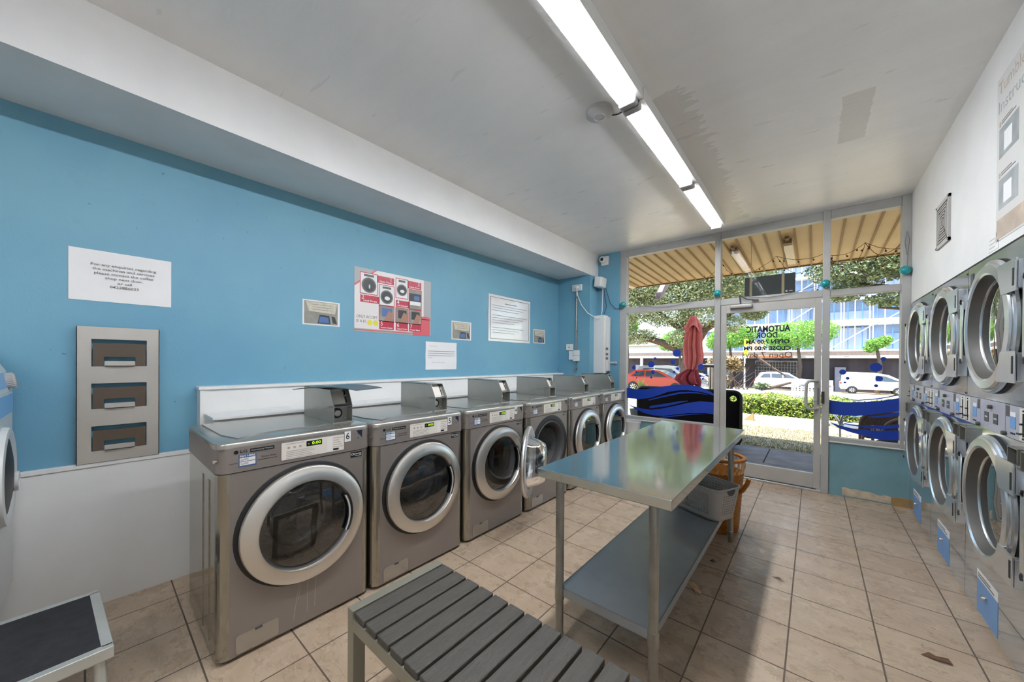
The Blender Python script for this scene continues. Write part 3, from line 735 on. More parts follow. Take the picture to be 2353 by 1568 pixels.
# ------------------------------------------------------------------ folding table
TX0, TX1, TY0, TY1, TZ = -.995, -.39, 1.365, 3.185, .855
t = thing('work_table', 'long stainless steel folding table with a lower shelf on tube legs', 'table', (-.69, 2.28, 0))
def L0(b, name, mats, par, off, smooth=35):
    o = b.build(name, mats, par, smooth, None)
    o.data.transform(Matrix.Translation(-Vector(off))); return o
TO = (-.69, 2.28, 0)
b = MB(); b.box(TX0, TX1, TY0, TY1, TZ - .042, TZ, .004); L0(b, 'tabletop', M_steel, t, TO)
b = MB(); b.box(TX0 + .1, TX1 - .1, TY0 + .1, TY1 - .1, TZ - .08, TZ - .042); L0(b, 'stiffening_rail', M_gal, t, TO)
sx0, sx1, sy0, sy1 = -.905, -.472, 1.425, 3.128
b = MB(); b.box(sx0, sx1, sy0, sy1, .295, .3); b.box(sx0, sx1, sy0 - .002, sy0 + .002, .262, .3); b.box(sx0, sx1, sy1 - .002, sy1 + .002, .262, .3)
b.box(sx0 - .002, sx0 + .002, sy0, sy1, .262, .3); b.box(sx1 - .002, sx1 + .002, sy0, sy1, .262, .3)
L0(b, 'lower_shelf', M_shelf, t, TO)
for x in (sx0, sx1):
    for y in (sy0, sy1):
        b = MB(); b.cyl((x, y, .06), (x, y, TZ - .042), .0195, n=20); lg = L0(b, 'leg', M_gal, t, TO)
        b = MB(); b.cyl((x, y, .245), (x, y, .305), .0225, n=20); L0(b, 'collar', M_gal, lg, TO)
        b = MB(); b.lathe([(0, 0), (.014, 0), (.016, .03), (.021, .045), (.022, .085), (.0195, .087)], Matrix.Translation((x, y, 0)), 16); L0(b, 'foot', M_gal, lg, TO)
# grey perforated laundry basket
def basket(parent):
    b = MB(); n = 40; L = .40; Wd = .27; H = .215
    def ring(z, e, rr, th=0):
        k = z / H; l = L / 2 * (.84 + .16 * k) - th; w = Wd / 2 * (.80 + .20 * k) - th
        return [(x, y, z + e) for x, y in rrect(-l, l, -w, w, rr, 7)]
    NX = 4
    R0 = ring(0, 0, .05); R1 = ring(H, 0, .06); m = len(R0)
    o = []; 
    rows = 12
    rings = [ring(H * i / rows, 0, .05 + .01 * i / rows) for i in range(rows + 1)]
    return rings, m
def perforated_shell(rings, hole_rows, pitch, hr):
    """wall made of cells, the chosen rows pierced by round holes"""
    b = MB(); m = len(rings[0])
    for i in range(len(rings) - 1):
        A, B = rings[i], rings[i + 1]
        for j in range(m):
            a, a2, c, c2 = Vector(A[j]), Vector(A[(j + 1) % m]), Vector(B[j]), Vector(B[(j + 1) % m])
            ln = (Vector(rings[0][(j + 1) % m]) - Vector(rings[0][j])).length; k = max(1, round(ln / pitch))
            for q in range(k):
                p0 = a.lerp(a2, q / k); p1 = a.lerp(a2, (q + 1) / k); p3 = c.lerp(c2, q / k); p2 = c.lerp(c2, (q + 1) / k)
                if i in hole_rows and ln > pitch * 1.5:
                    ctr = (p0 + p1 + p2 + p3) / 4; u = (p1 - p0).normalized(); w = (p3 - p0); w = (w - u * w.dot(u)).normalized()
                    hs = [ctr + u * (hr * math.cos(x)) + w * (hr * math.sin(x)) for x in [math.radians(225 + 45 * z) for z in range(8)]]
                    n0 = len(b.v); b.v += [p0, p1, p2, p3] + hs
                    for f in ((0, 1, 6, 5), (0, 5, 4), (1, 2, 8, 7), (1, 7, 6), (2, 3, 10, 9), (2, 9, 8), (3, 0, 4, 11), (3, 11, 10)):
                        b.f.append(tuple(n0 + z for z in f)); b.fm.append(b.m)
                else: b.quad(p0, p1, p2, p3)
    return b
rings, m = basket(None)
b = perforated_shell(rings, (2, 3, 4, 5, 6, 7, 8, 9), .0195, .0038)
b.f.append(tuple(range(m))) if False else None
bot = [Vector(p) for p in rings[0]]; n0 = len(b.v); b.v += bot; b.f.append(tuple(n0 + i for i in range(m - 1, -1, -1))); b.fm.append(0)
bk = thing('laundry_basket', 'grey perforated plastic laundry basket hanging over the edge of the table shelf', 'basket', (-.525, 2.79, .3), 0)
wl_ = b.build('basket_wall', M_basket, bk, smooth=50)
bm = bmesh.new(); bm.from_mesh(wl_.data); bmesh.ops.remove_doubles(bm, verts=bm.verts[:], dist=1e-5); bm.to_mesh(wl_.data); bm.free()
md = wl_.modifiers.new('s', 'SOLIDIFY'); md.thickness = .003; md.offset = -1
b = MB(); top = [Vector(p) for p in rings[-1]]
b.tube(top, .006, 6, closed=True); b.build('rim', M_basket, bk)
b = MB(); b.prism([(x, y) for x, y in arc(0, .215, .042, 180, 360, 12)], frame((.2015, 0, 0), (0, 1, 0), (0, 0, 1), (1, 0, 0)), .002); b.build('grip_cutout', M_dgrey, bk)
bk.rotation_euler = (0, 0, math.radians(-24)); bk.location = (-.595, 2.825, .301)
# wicker basket on the floor behind the table leg
wk = thing('wicker_basket', 'tall orange wicker basket with a pale rim on the floor behind the table', 'basket', (-.60, 3.36, 0))
b = MB(); prof = [(0, .005), (.145, .005), (.15, .02)] + [(.15 + .03 * k / 30 + .004 * (k % 2), .02 + .46 * k / 30) for k in range(31)] + [(.172, .48), (.140, .03), (0, .03)]
b.lathe(prof, None, 36); b.build('woven_body', M_wicker, wk)
b = MB()
for k in range(26):
    a = 2 * PI * k / 26; b.tube([(.178 * math.cos(a), .178 * math.sin(a), .475), (.19 * math.cos(a + .12), .19 * math.sin(a + .12), .53), (.186 * math.cos(a + .24), .186 * math.sin(a + .24), .575)], .006, 5)
b.build('open_weave_rim', M_wickerw, wk)
b = MB(); b.tube([(.186 * math.cos(a), .186 * math.sin(a), .585) for a in [2 * PI * k / 30 for k in range(30)]], .014, 8, closed=True); b.build('rim_braid', M_wicker, wk)
b = MB(); b.tube([(.15, -.06, .33), (.185, -.075, .36), (.215, -.08, .42), (.225, -.08, .46)], .016, 8); b.build('side_handle', M_wicker, wk)
# white laundry tub at the end of the washers
tb = thing('laundry_tub', 'white oval plastic tub half hidden behind the end washer below the window', 'tub', (-1.95, 4.795, 0))
b = MB(); M = Matrix.Diagonal((1.25, .8, 1, 1)); b.lathe([(0, .30), (.10, .30), (.125, .52), (.135, .55), (.142, .545), (.133, .51), (.112, .29), (.09, 0), (0, 0)], M, 36); b.build('tub_body', M_applw, tb)
tb.rotation_euler = (0, 0, .0)

# ------------------------------------------------------------------ slatted bench
bn = thing('slatted_bench', 'grey slatted bench with a painted metal frame in front of the steel table', 'bench', (-.70, .81, 0))
BO = (-.70, .81, 0); bx0, bx1, by0, by1, bz = -1.302, -.10, .61, 1.02, .45
b = MB()
for x in (bx0, bx1 - .04): b.box(x, x + .04, by0, by1, bz - .045, bz, .002)
for y in (by0, by1 - .035): b.box(bx0 + .04, bx1 - .04, y, y + .035, bz - .072, bz - .026, .002)
b.box(bx0 + .04, bx1 - .04, .80, .83, bz - .05, bz - .024)
L0(b, 'seat_frame', M_benchf, bn, BO)
for x in (bx0, bx1 - .045):
    for y in (by0, by1 - .045):
        b = MB(); b.box(x, x + .045, y, y + .045, 0, bz - .045 + .0, .002); L0(b, 'leg', M_benchf, bn, BO)
b = MB(); b.box(-.034, .034, -.204, .204, -.012, .012, .004); s0 = b.build('slat', M_slat, bn)
k = 0
while True:
    x = -1.222 + .0785 * k
    if x > bx1 - .08: break
    s = s0 if k == 0 else s0.copy()
    if k: COL.objects.link(s)
    s.location = (x - BO[0], .8165 - BO[1], bz - .013); k += 1

# ------------------------------------------------------------------ step stool
st = thing('step_stool', 'low aluminium step stool with a black non-slip top by the white low panel', 'stool', (-2.20, -.20, 0), math.radians(3.4))
l, w, h = .265, .24, .305
b = MB(); b.box(-l + .03, l - .03, -w + .03, w - .03, h - .012, h + .0015); b.build('grip_top', M_stepblack, st)
b = MB()
for s in (-1, 1):
    b.box(s * l, s * (l - .032), -w, w, h - .04, h + .002, .003); b.box(-l + .02, l - .02, s * w, s * (w - .032), h - .04, h + .002, .003)
    for x in (-.18, .0, .18): b.cyl((x, s * w, h - .022), (x, s * (w + .003), h - .022), .004, n=8)
b.build('edge_rim', M_stepalu, st)
for sx in (-1, 1):
    for sy in (-1, 1):
        b = MB(); b.tube([(sx * (l - .035), sy * (w - .035), h - .03), (sx * (l - .03), sy * (w - .03), .15), (sx * (l - .005), sy * (w - .005), .0)], .017, 10); b.build('leg', M_stepalu, st)
for sx in (-1, 1):
    b = MB(); b.box(sx * (l - .045), sx * (l - .035), -w + .03, w - .03, h - .06, h - .03); b.build('brace', M_stepalu, st)

# ------------------------------------------------------------------ white appliance at the end of the row (front looks to +Y)
ap = thing('white_dryer', 'white front-load machine with a pale blue control strip and ribbed dial beside the low panel', 'dryer', (-2.73, -.25, 0))
def FA(z): return FY((0, 0, z))
b = MB(); b.box(-.26, .24, -.62, 0, .27, 1.20, .008); b.box(-.25, .23, -.60, -.05, 0, .27)
pz = [(0, 1.20), (-.02, 1.30), (-.075, 1.41), (-.12, 1.43), (-.62, 1.43), (-.62, 1.20)]
b.prism([(y, z) for y, z in pz], frame((-.26, 0, 0), (0, 1, 0), (0, 0, 1), (1, 0, 0)), .50); b.build('cabinet', M_applw, ap)
Ms = frame((0, -.010, 1.25), (-1, 0, 0), (0, -.196, .98), (0, .98, .196))
b = MB(); b.rect(-.235, .255, -.03, .04, Ms, .002); b.build('control_strip', M_applb, ap, smooth=0)
b = MB(); b.lathe([(.036, 0), (.034, .022), (.030, .026), (0, .026)], Ms @ Matrix.Translation((.165, .0, .002)), 24)
for k in range(24): 
    a = 2 * PI * k / 24; b.box(-.002, .002, -.002, .002, 0, .022, 0, Ms @ Matrix.Translation((.165 + .035 * math.cos(a), .035 * math.sin(a), .002)))
b.build('dial', M_grille, ap)
b = MB(); M2 = frame((0, -.05, 1.355), (-1, 0, 0), (0, -.45, .89), (0, .89, .45))
for k in range(4): b.rect(.18, .27, -.025 + .014 * k, -.017 + .014 * k, M2, .002)
b.build('printed_guide', M_ink, ap, smooth=0)
Mo = frame((.04, 0, .84), (-1, 0, 0), (0, 0, 1), (0, 1, 0))
b = MB(); b.lathe([(.215, 0), (.21, .018), (.19, .022), (.165, .012)], Mo, 56); dd = b.build('door', M_applw, ap)
b = MB(); b.lathe([(.165, .012), (.1, .022), (0, .026)], Mo, 48); b.build('door_glass', M_dark, dd)
b = MB(); b.lathe([(.045, .03), (.045, .042), (.03, .042), (.03, .03)], Mo @ Matrix.Translation((.17, -.06, -.012)), 24, closed=True); b.build('door_handle', M_applw, dd)
b = MB(); b.rect(-.235, .255, 1.10, 1.19, FA(0), .0015); b.build('blue_front_band', M_applb, ap, smooth=0)
# ------------------------------------------------------------------ things on the blue wall
KS = (3.02) / 3.11
def wy(y): return y * KS
def wz(z): return 1.36 + (z - 1.36) * KS
WF = WX
def sheet(name, label, cat, y0, y1, z0, z1, mats=None, group=None, warp=.002):
    """a paper sheet taped to the wall, slightly wavy"""
    t = thing(name, label, cat, (WF, (y0 + y1) / 2, z0), 0, group)
    b = MB(); n = 14; w = y1 - y0; h = z1 - z0
    def xo(s, k): return .0008 + warp * (.5 + .5 * math.sin(s * 17 + k * 2.3)) * (1 if warp else 0)
    for k in range(5):
        for i in range(n + 1):
            b.v.append(Vector((xo(i / n, k), -w / 2 + w * i / n, h * k / 4)))
    for k in range(4):
        for i in range(n): a = k * (n + 1) + i; b.f.append((a, a + 1, a + n + 2, a + n + 1)); b.fm.append(0)
    b.build('paper', mats or M_paper, t, smooth=60); return t, w, h
def FW(dx, z=0): return FX((dx, 0, z))
t, w, h = sheet('notice_sign', 'white printed enquiry notice with a phone number on the blue wall, above the metal rack', 'notice', wy(-.083), wy(.325), wz(1.685), wz(1.973), warp=.003)
b = MB()
for k, s in enumerate(('For any enquiries regarding', 'the machines and services', 'please contact the coffee', 'shop next door.', 'or call', '0422886025')):
    b.text(s, .0205, FW(.0052), .005, h - .077 - .0235 * k, .0, sx=1.12, bold=.004)
b.build('printed_text', M_ink, t, smooth=0)
# wall rack with three pockets, leaning on the low panel
rk = thing('brochure_rack', 'brushed metal three-pocket brochure rack standing on the low white panel', 'rack', (WX + .004, wy(.107), .79))
rw, rh = .315, .742
b = MB(); M = FX((.03, 0, 0)); xs = [-rw / 2, -.105, .105, rw / 2]; zz = [0, .062, .198, .292, .432, .525, .675, rh]
for i, (z0, z1) in enumerate(zip(zz[:-1], zz[1:])):
    if i % 2 == 0: b.box(.027, .03, xs[0], xs[3], z0, z1)
    else: b.box(.027, .03, xs[0], xs[1], z0, z1); b.box(.027, .03, xs[2], xs[3], z0, z1)
for y in (-rw / 2, rw / 2 - .003): b.box(0, .03, y, y + .003, 0, rh)
b.build('rack_frame', M_nickel, rk, smooth=0)
for i in (1, 3, 5):
    z0, z1 = zz[i], zz[i + 1]; b = MB(); zt = z1 - .02
    po = [(-.1, z0), (-.06, z0), (-.06, z0 + .05), (-.055, z0 + .055), (.055, z0 + .055), (.06, z0 + .05), (.06, z0), (.1, z0), (.1, zt), (-.1, zt)]
    Mt = frame((.022, 0, 0), (0, 1, 0), (.0, 0, 1), (1, 0, 0)) @ Matrix.Translation((0, z0, 0)) @ Matrix.Rotation(math.radians(10), 4, 'X') @ Matrix.Translation((0, -z0, 0))
    b.prism(po, Mt, .003); pk = b.build('pocket', M_nickdark, rk, smooth=0)
    b = MB(); b.box(.03, .045, -.057, .057, z0, z0 + .004); b.box(.042, .045, -.057, .057, z0, z0 + .03); b.build('pocket_lip', M_nickel, pk, smooth=0)
# photographs of the detergent drawer
M_pgrey = mat('photo_grey', '8f8d84', .4, var=.2, vscale=12); M_pcream = mat('photo_cream', 'c5bfae', .4, var=.15, vscale=30); M_pblue = mat('photo_blue', '4d6fa5', .4); M_pdark = mat('photo_dark', '35383b', .4)
for y0, y1, z0, z1, lab in ((1.085, 1.377, 1.643, 1.846, 'white-edged photo print of a washer drawer, beside the red instruction poster'),
                            (2.615, 2.915, 1.60, 1.811, 'photo print of a washer drawer between the red poster and the framed notice'),
                            (4.146, 4.437, 1.624, 1.828, 'photo print of a washer drawer by the corner pier')):
    t, w, h = sheet('picture_print', lab, 'photo', wy(y0), wy(y1), wz(z0), wz(z1), group='drawer photos taped to the blue wall', warp=0)
    b = MB(); M = FW(.0018)
    b.rect(-w * .46, w * .44, h * .05, h * .95, M, .0006); b.m = 1; b.prism([(-w * .42, h * .93), (w * .42, h * .93), (w * .36, h * .5), (-w * .34, h * .55)], M, .0009)
    b.m = 3; b.prism([(-w * .06, h * .44), (w * .20, h * .42), (w * .24, h * .08), (-w * .12, h * .08)], M, .001); b.prism([(w * .26, h * .4), (w * .36, h * .38), (w * .42, h * .1), (w * .3, h * .12)], M, .001)
    b.m = 2; b.prism([(-w * .05, h * .36), (w * .17, h * .34), (w * .2, h * .12), (-w * .09, h * .12)], M, .0012); b.m = 4
    for q in range(3): b.rect(-w * .25, w * .25, h * (.62 + .1 * q), h * (.635 + .1 * q), M, .0012)
    b.build('printed_image', [M_pgrey, M_pcream, M_pblue, M_pdark, M_ink], t, smooth=0)
# red and white instruction poster
t, w, h = sheet('instruction_poster', 'red and white washing instruction poster with numbered photo steps on the blue wall', 'poster', wy(1.503), wy(2.328), wz(1.617), wz(2.193), warp=0)
M_red = mat('poster_red', 'b8344a', .35); M_pink = mat('poster_pink', 'd0606a', .35); M_pgr = mat('poster_grey', 'a9a9a9', .35); M_yel = mat('poster_yellow', 'd9d43a', .4); M_pwhite = mat('poster_white', 'e2dcda', .35)
M_hand = mat('photo_skin', 'a87a66', .5)
def q(s): return (s - .5) * w
def r4(b, s0, s1, t0, t1, z): b.rect(q(s0), q(s1), t0 * h, t1 * h, M, .0004, z)
M = FW(.002); b = MB(); r4(b, 0, 1, 0, 1, 0); b.m = 1
b.prism([(q(0), .0 * h + .05 * h), (q(.89), .05 * h), (q(.89), h), (q(.25), h), (q(0), .72 * h)], M, .0005)
b.m = 2; b.prism([(q(0), .70 * h), (q(0), .735 * h), (q(.235), h), (q(.26), h)], M, .0006); r4(b, 0, .73, .02, .035, .0003); r4(b, .73, .985, 0.0, .30, .0004)
b.prism([(q(.735), .29 * h), (q(.985), .29 * h), (q(.985), .335 * h), (q(.93), .345 * h), (q(.84), .34 * h), (q(.77), .325 * h)], M, .0005, .0003)
b.build('poster_ground', [M_pgr, M_pwhite, M_pink], t, smooth=0)
fr = [(.067, .26, .607, .926, 0), (.29, .47, .46, .78, 1), (.50, .655, .62, .94, 2), (.68, .85, .46, .79, 3), (.29, .47, .20, .44, 4), (.50, .66, .20, .44, 5), (.68, .85, .20, .44, 6)]
bn_ = [(.26, .47, .81, .926), (.067, .29, .465, .58), (.655, .85, .81, .94), (.50, .68, .46, .575), (.29, .47, .06, .20), (.50, .66, .06, .20), (.68, .85, .06, .20)]
tx = [('1', 'Open Door'), ('2', 'Load Drum'), ('3', 'Close Door'), ('4', 'Add Detergent'), ('5', 'Insert Coins'), ('6', 'Select Cycle'), ('7', 'Press Start')]
b = MB()
for s0, s1, t0, t1, k in fr: r4(b, s0 - .008, s1 + .008, t0 - .012, t1 + .012, .0006)
for s0, s1, t0, t1 in bn_: r4(b, s0 - .002, s1 + .002, t0, t1, .0006)
b.build('step_banner', M_red, t, smooth=0)
for s0, s1, t0, t1, k in fr:
    b = MB(); cx, cz = (q(s0) + q(s1)) / 2, (t0 + t1) / 2 * h; ww = (s1 - s0) * w; hh = (t1 - t0) * h
    b.m = 0 if k < 3 else 1; r4(b, s0, s1, t0, t1, .0011)
    if k < 3:
        b.m = 3; b.disc(cx, cz - hh * .08, ww * .44, M, .0005, .0013); b.m = 2; b.disc(cx, cz - hh * .08, ww * .35, M, .0005, .0015); b.m = 0 if k else 4
        b.disc(cx + ww * .03, cz - hh * .14, ww * (.19 if k else .05), M, .0005, .0017, 14, ww * .13); b.m = 3; b.rect(cx - ww * .3, cx + ww * .3, cz + hh * .34, cz + hh * .45, M, .0005, .0013)
    elif k == 3:
        b.m = 2; b.rect(cx - ww * .5, cx + ww * .5, cz - hh * .1, cz + hh * .32, M, .0005, .0013); b.m = 5; b.rect(cx - ww * .1, cx + ww * .35, cz - hh * .02, cz + hh * .2, M, .0005, .0015); b.m = 0; b.rect(cx - ww * .45, cx + ww * .45, cz - hh * .3, cz - hh * .1, M, .0005, .0015)
    else:
        b.m = 5 if k == 4 else 2; b.rect(cx - ww * .32, cx + ww * .38, cz - hh * .2, cz + hh * .38, M, .0005, .0013)
        b.m = 6; b.prism([(cx - ww * .2, cz - hh * .5), (cx + ww * .3, cz - hh * .5), (cx + ww * .45, cz + hh * .05), (cx + ww * .15, cz + hh * .25), (cx, cz - hh * .05)], M, .0005, .0015)
    b.build('step_photo', [M_paper, M_pgrey, M_pdark, M_ink, M_lgrey, M_pblue, M_hand], t, smooth=0)
b = MB()
for (n_, s), (s0, s1, t0, t1) in zip(tx, bn_):
    rt = n_ in '13'
    cx = q(s1) - .035 if rt else q(s0) + .03
    b.text(n_, .055, M, cx + (.005 if rt else -.008), t1 * h - (.02 if t1 > .3 else .028), .0013); b.text(s, .021, M, (q(s0) + q(s1)) / 2, t0 * h + .016, .0015, bold=.02, width=min(.125, (s1 - s0) * w * .82))
b.build('step_lettering', M_paper, t, smooth=0)
b = MB(); b.text('ONLY ACCEPT', .036, M, q(.145), .235 * h, .0012, width=.195, bold=.008); b.text('$1 & $2', .032, M, q(.075), .165 * h, .0012, width=.085, bold=.008); b.build('coin_lettering', M_ink, t, smooth=0)
b = MB()
for s in (.175, .245): b.disc(q(s), .15 * h, .024, M, .0006, .0008)
b.build('coin_picture', M_yel, t, smooth=0)
# small typed note
t, w, h = sheet('notice_sign', 'small typed customer note taped low on the blue wall just over the ledge', 'notice', wy(2.264), wy(2.688), wz(1.262), wz(1.56), warp=.004)
b = MB(); M = FW(.0062)
b.text('Dear customers,', .014, M, -w * .27, h * .85, 0)
for k, (l0, l1) in enumerate(((-.43, .44), (-.43, .42), (-.43, .43), (-.43, -.3))): b.rect(w * l0, w * l1, h * (.66 - .08 * k), h * (.675 - .08 * k), M, .0003)
b.text('Thank you for your cooperation', .013, M, -w * .1, h * .26, 0)
b.build('printed_text', mat('soft_print', 'a3a2a5', .6), t, smooth=0)
# laminated framed notice
t, w, h = sheet('notice_sign', 'large laminated notice in a thin dark border, between two small photo prints', 'notice', wy(3.206), wy(4.061), wz(1.613), wz(2.206), mats=mat('laminate', 'e4e5e6', .12, coat=.6, bump=.12, bscale=5), warp=.004)
b = MB(); M = FW(.0064); e = .03
for a in ((-w / 2 + e, w / 2 - e, e, e + .004), (-w / 2 + e, w / 2 - e, h - e - .004, h - e), (-w / 2 + e, -w / 2 + e + .006, e, h - e), (w / 2 - e - .006, w / 2 - e, e, h - e)): b.rect(*a, M, .0003)
b.build('printed_border', M_ink, t, smooth=0)
b = MB(); b.rect(-.12, .12, h * .83, h * .845, M, .0004)
for k in range(12):
    if k in (3, 8): continue
    b.rect(-w * .42, w * (.42 - .11 * ((k * 5) % 4)), h * (.77 - .053 * k), h * (.778 - .053 * k), M, .0003)
b.build('printed_text', mat('faint_print', '9a9a98', .5), t, smooth=0)

# ------------------------------------------------------------------ corner pier fittings
PY = P1Y
o = thing('power_outlet', 'white double power outlet high on the corner pier with a plug in it', 'outlet', (-2.68, PY, 2.40))
b = MB(); b.box(-.078, .078, -.035, 0, -.0, .095, .006); b.build('outlet_box', M_trimw, o)
b = MB(); b.box(-.01, .035, -.075, -.035, .03, .07, .006); b.build('plug', M_trimw, o)
o = b = MB(); b.tube([(-2.69, PY - .014, 2.40), (-2.694, PY - .014, 1.53)], .011, 8); b.tube([(-2.70, PY - .014, 1.36), (-2.706, PY - .014, 1.19)], .011, 8)
for z in (2.3, 1.8, 1.25): b.box(-2.715, -2.67, PY - .027, PY, z, z + .02)
tag(b.build('conduit', M_gal), 'grey conduit pipe running down the corner pier from the outlet', 'conduit')
b = MB(); b.box(-2.855, -2.745, PY - .03, PY, 1.525, 1.62, .005); b.m = 1; b.box(-2.81, -2.795, PY - .032, PY - .03, 1.565, 1.58)
tag(b.build('light_switch', [M_trimw, M_dgrey]), 'small cream switch plate beside the conduit on the corner pier', 'switch')
o = thing('isolator_switch', 'pair of stacked cream isolator boxes at the foot of the conduit', 'switch', (-2.70, PY, 1.365))
b = MB(); b.box(-.105, -.03, -.035, 0, .02, .15, .005); b.build('backing_box', M_trimw, o)
for z in (0, .083):
    b = MB(); b.box(-.028, .065, -.045, 0, z, z + .08, .005); b.box(.0, .012, -.049, -.045, z + .03, z + .045); b.build('switch_box', M_trimw, o)
o = thing('wall_speaker', 'white box speaker on a bracket at the corner pier below the beam', 'speaker', (-2.46, 4.78, 2.45))
b = MB(); b.box(-.0, .12, -.06, .12, 0, .15, .02, Matrix.Rotation(.12, 4, 'Y')); b.build('speaker_case', M_trimw, o)
b = MB(); b.box(-.055, .01, -.0, .03, .04, .12); b.box(-.058, -.05, -.02, .05, -.02, .16); b.build('bracket', M_dgrey, o)
b = MB(); b.tube([(-2.66, PY - .07, 2.44), (-2.645, PY - .06, 2.33), (-2.60, PY - .03, 2.19), (-2.50, PY - .02, 2.06), (-2.40, 4.75, 1.98), (-2.375, 4.80, 2.0), (-2.37, 4.83, 2.10), (-2.37, 4.85, 2.45)], .006, 6)
L0(b, 'power_cord', M_trimw, o, (-2.46, 4.78, 2.45))
b = MB(); b.tube([(-2.355, 4.85, 2.45), (-2.35, 4.88, 2.3), (-2.33, 4.89, 2.17), (-2.36, 4.88, 2.06)], .004, 5); b.tube([(-2.33, 4.86, 2.44), (-2.28, 4.9, 2.22), (-2.2, 4.905, 2.13), (-2.10, 4.935, 2.12)], .004, 5)
L0(b, 'speaker_cable', M_blackcord, o, (-2.46, 4.78, 2.45))
o = thing('tall_wall_unit', 'tall narrow white wall unit hung on the corner pier above the washers', 'wall unit', (-2.37, 4.86, 1.19))
b = MB(); b.box(-.12, .055, -.07, .055, 0, .845, .006); b.build('unit_case', M_trimw, o)
b = MB(); b.box(.055, .10, -.02, .045, .03, .82, .006); b.m = 1
for z in (.20, .26, .34): b.box(.06, .096, -.0225, -.0195, z, z + .035)
b.build('side_module', [M_applw, M_ink], o)
b = MB(); b.box(.10, .195, .035, .05, .145, .17); b.box(.18, .20, .02, .05, .14, .175); b.build('latch', M_lgrey, o)
o = thing('security_camera', 'small white dome security camera high on the corner pier', 'camera', (-2.36, P2Y, 2.80))
b = MB(); b.box(-.06, .055, -.04, 0, -.02, .11, .006); b.build('mount_box', M_trimw, o)
b = MB(); b.lathe([(0, .085), (.03, .085), (.045, .07), (.05, .04), (.05, 0)], frame((-.01, -.035, .055), (1, 0, 0), (0, 0, 1), (0, -1, 0)), 24); b.build('camera_head', M_trimw, o)
b = MB(); b.lathe([(0, .092), (.018, .091), (.024, .085)], frame((-.005, -.035, .05), (1, 0, 0), (0, 0, 1), (0, -1, 0)), 20); b.build('lens', M_black, o)

# ------------------------------------------------------------------ string of teal globes along the shop-front frame
o = thing('globe_light_string', 'string of four teal globe lights along the shop-front frame', 'light string', (-2.09, 4.93, 2.17))
GP = [(-2.09, 4.925, 2.177), (-.90, 4.915, 2.199), (.088, 4.915, 2.183), (.648, 4.915, 2.233)]
b = MB(); P = []
for (a, c) in zip(GP[:-1], GP[1:]):
    for k in range(8):
        s = k / 8; p = Vector(a).lerp(Vector(c), s); P.append((p.x, 4.94, p.z - .08 * 4 * s * (1 - s) + .012 * math.sin(9 * s)))
P.append(GP[-1]); b.tube(P, .003, 5); b.tube([(.66, 4.93, 2.24), (.665, 4.935, 2.40), (.675, 4.935, 2.52), (.66, 4.935, 2.60), (.645, 4.935, 2.5), (.66, 4.935, 2.38)], .0025, 5)
L0(b, 'cord', M_cord, o, (-2.09, 4.93, 2.17))
for g in GP:
    b = MB(); b.ball(g, .042, 18, 12); L0(b, 'globe', M_tealg, o, (-2.09, 4.93, 2.17))

# ------------------------------------------------------------------ ceiling
for i, (y0, y1, lab) in enumerate(((.83, 2.045, ''), (2.055, 3.285, 'lit twin-tube ceiling light beside the round ceiling unit'), (3.295, 4.52, 'lit twin-tube ceiling light at the shop-window end of the run'), (-.40, .82, 'added twin-tube ceiling light out of view overhead, brightening the inner end'), (-2.6, -1.38, 'added unseen twin-tube ceiling light deep in the shop'))):  # last two fixtures are out of view, added to brighten the room
    if i == 0: lab = 'lit twin-tube ceiling light at the inner end of the run of three'
    t = thing('ceiling_light', lab, 'ceiling light', (-.835, y0, CZ), 0, 'tube lights in one run on the ceiling')
    ln = y1 - y0
    b = MB(); b.box(-.06, .075, 0, ln, -.03, .001, .004); b.box(.052, .075, 0, ln, -.074, -.03); b.box(-.0605, -.0575, 0, ln, -.074, -.03); b.build('tray', M_tray, t)
    b = MB(); b.box(-.055, .05, 0, .05, -.104, -.028, .012); b.box(-.055, .05, ln - .05, ln, -.104, -.028, .012); b.build('end_cap', M_lgrey, t)
    for x in (-.028, .02):
        b = MB(); b.cyl((x, .07, -.072), (x, ln - .07, -.072), .013, n=12); b.build('tube', M_tube, t)
    b = MB(); b.prism([(-.057, -.03), (-.055, -.085), (-.042, -.105), (.036, -.105), (.049, -.085), (.051, -.03)], frame((0, ln, 0), (1, 0, 0), (0, 0, 1), (0, -1, 0)), ln); b.build('clear_cover', M_tubecover, t)
o = thing('ceiling_sensor', 'round white access unit on the ceiling beside the tube lights', 'sensor', (-1.05, 2.08, CZ))
b = MB(); b.lathe([(.085, 0), (.082, -.022), (.06, -.036), (0, -.04)], None, 40); b.build('housing', mat('sensor_grey', 'c4c4c4', .5), o)
b = MB(); b.lathe([(.036, -.0385), (.036, -.042), (.032, -.042), (.031, -.039)], None, 32); b.build('ring', M_lgrey, o)
b = MB(); b.tube([(.03, .06, -.008), (.06, .09, -.004), (.085, .10, -.002), (.13, .09, -.004)], .004, 6); b.build('cable', M_blackcord, o)

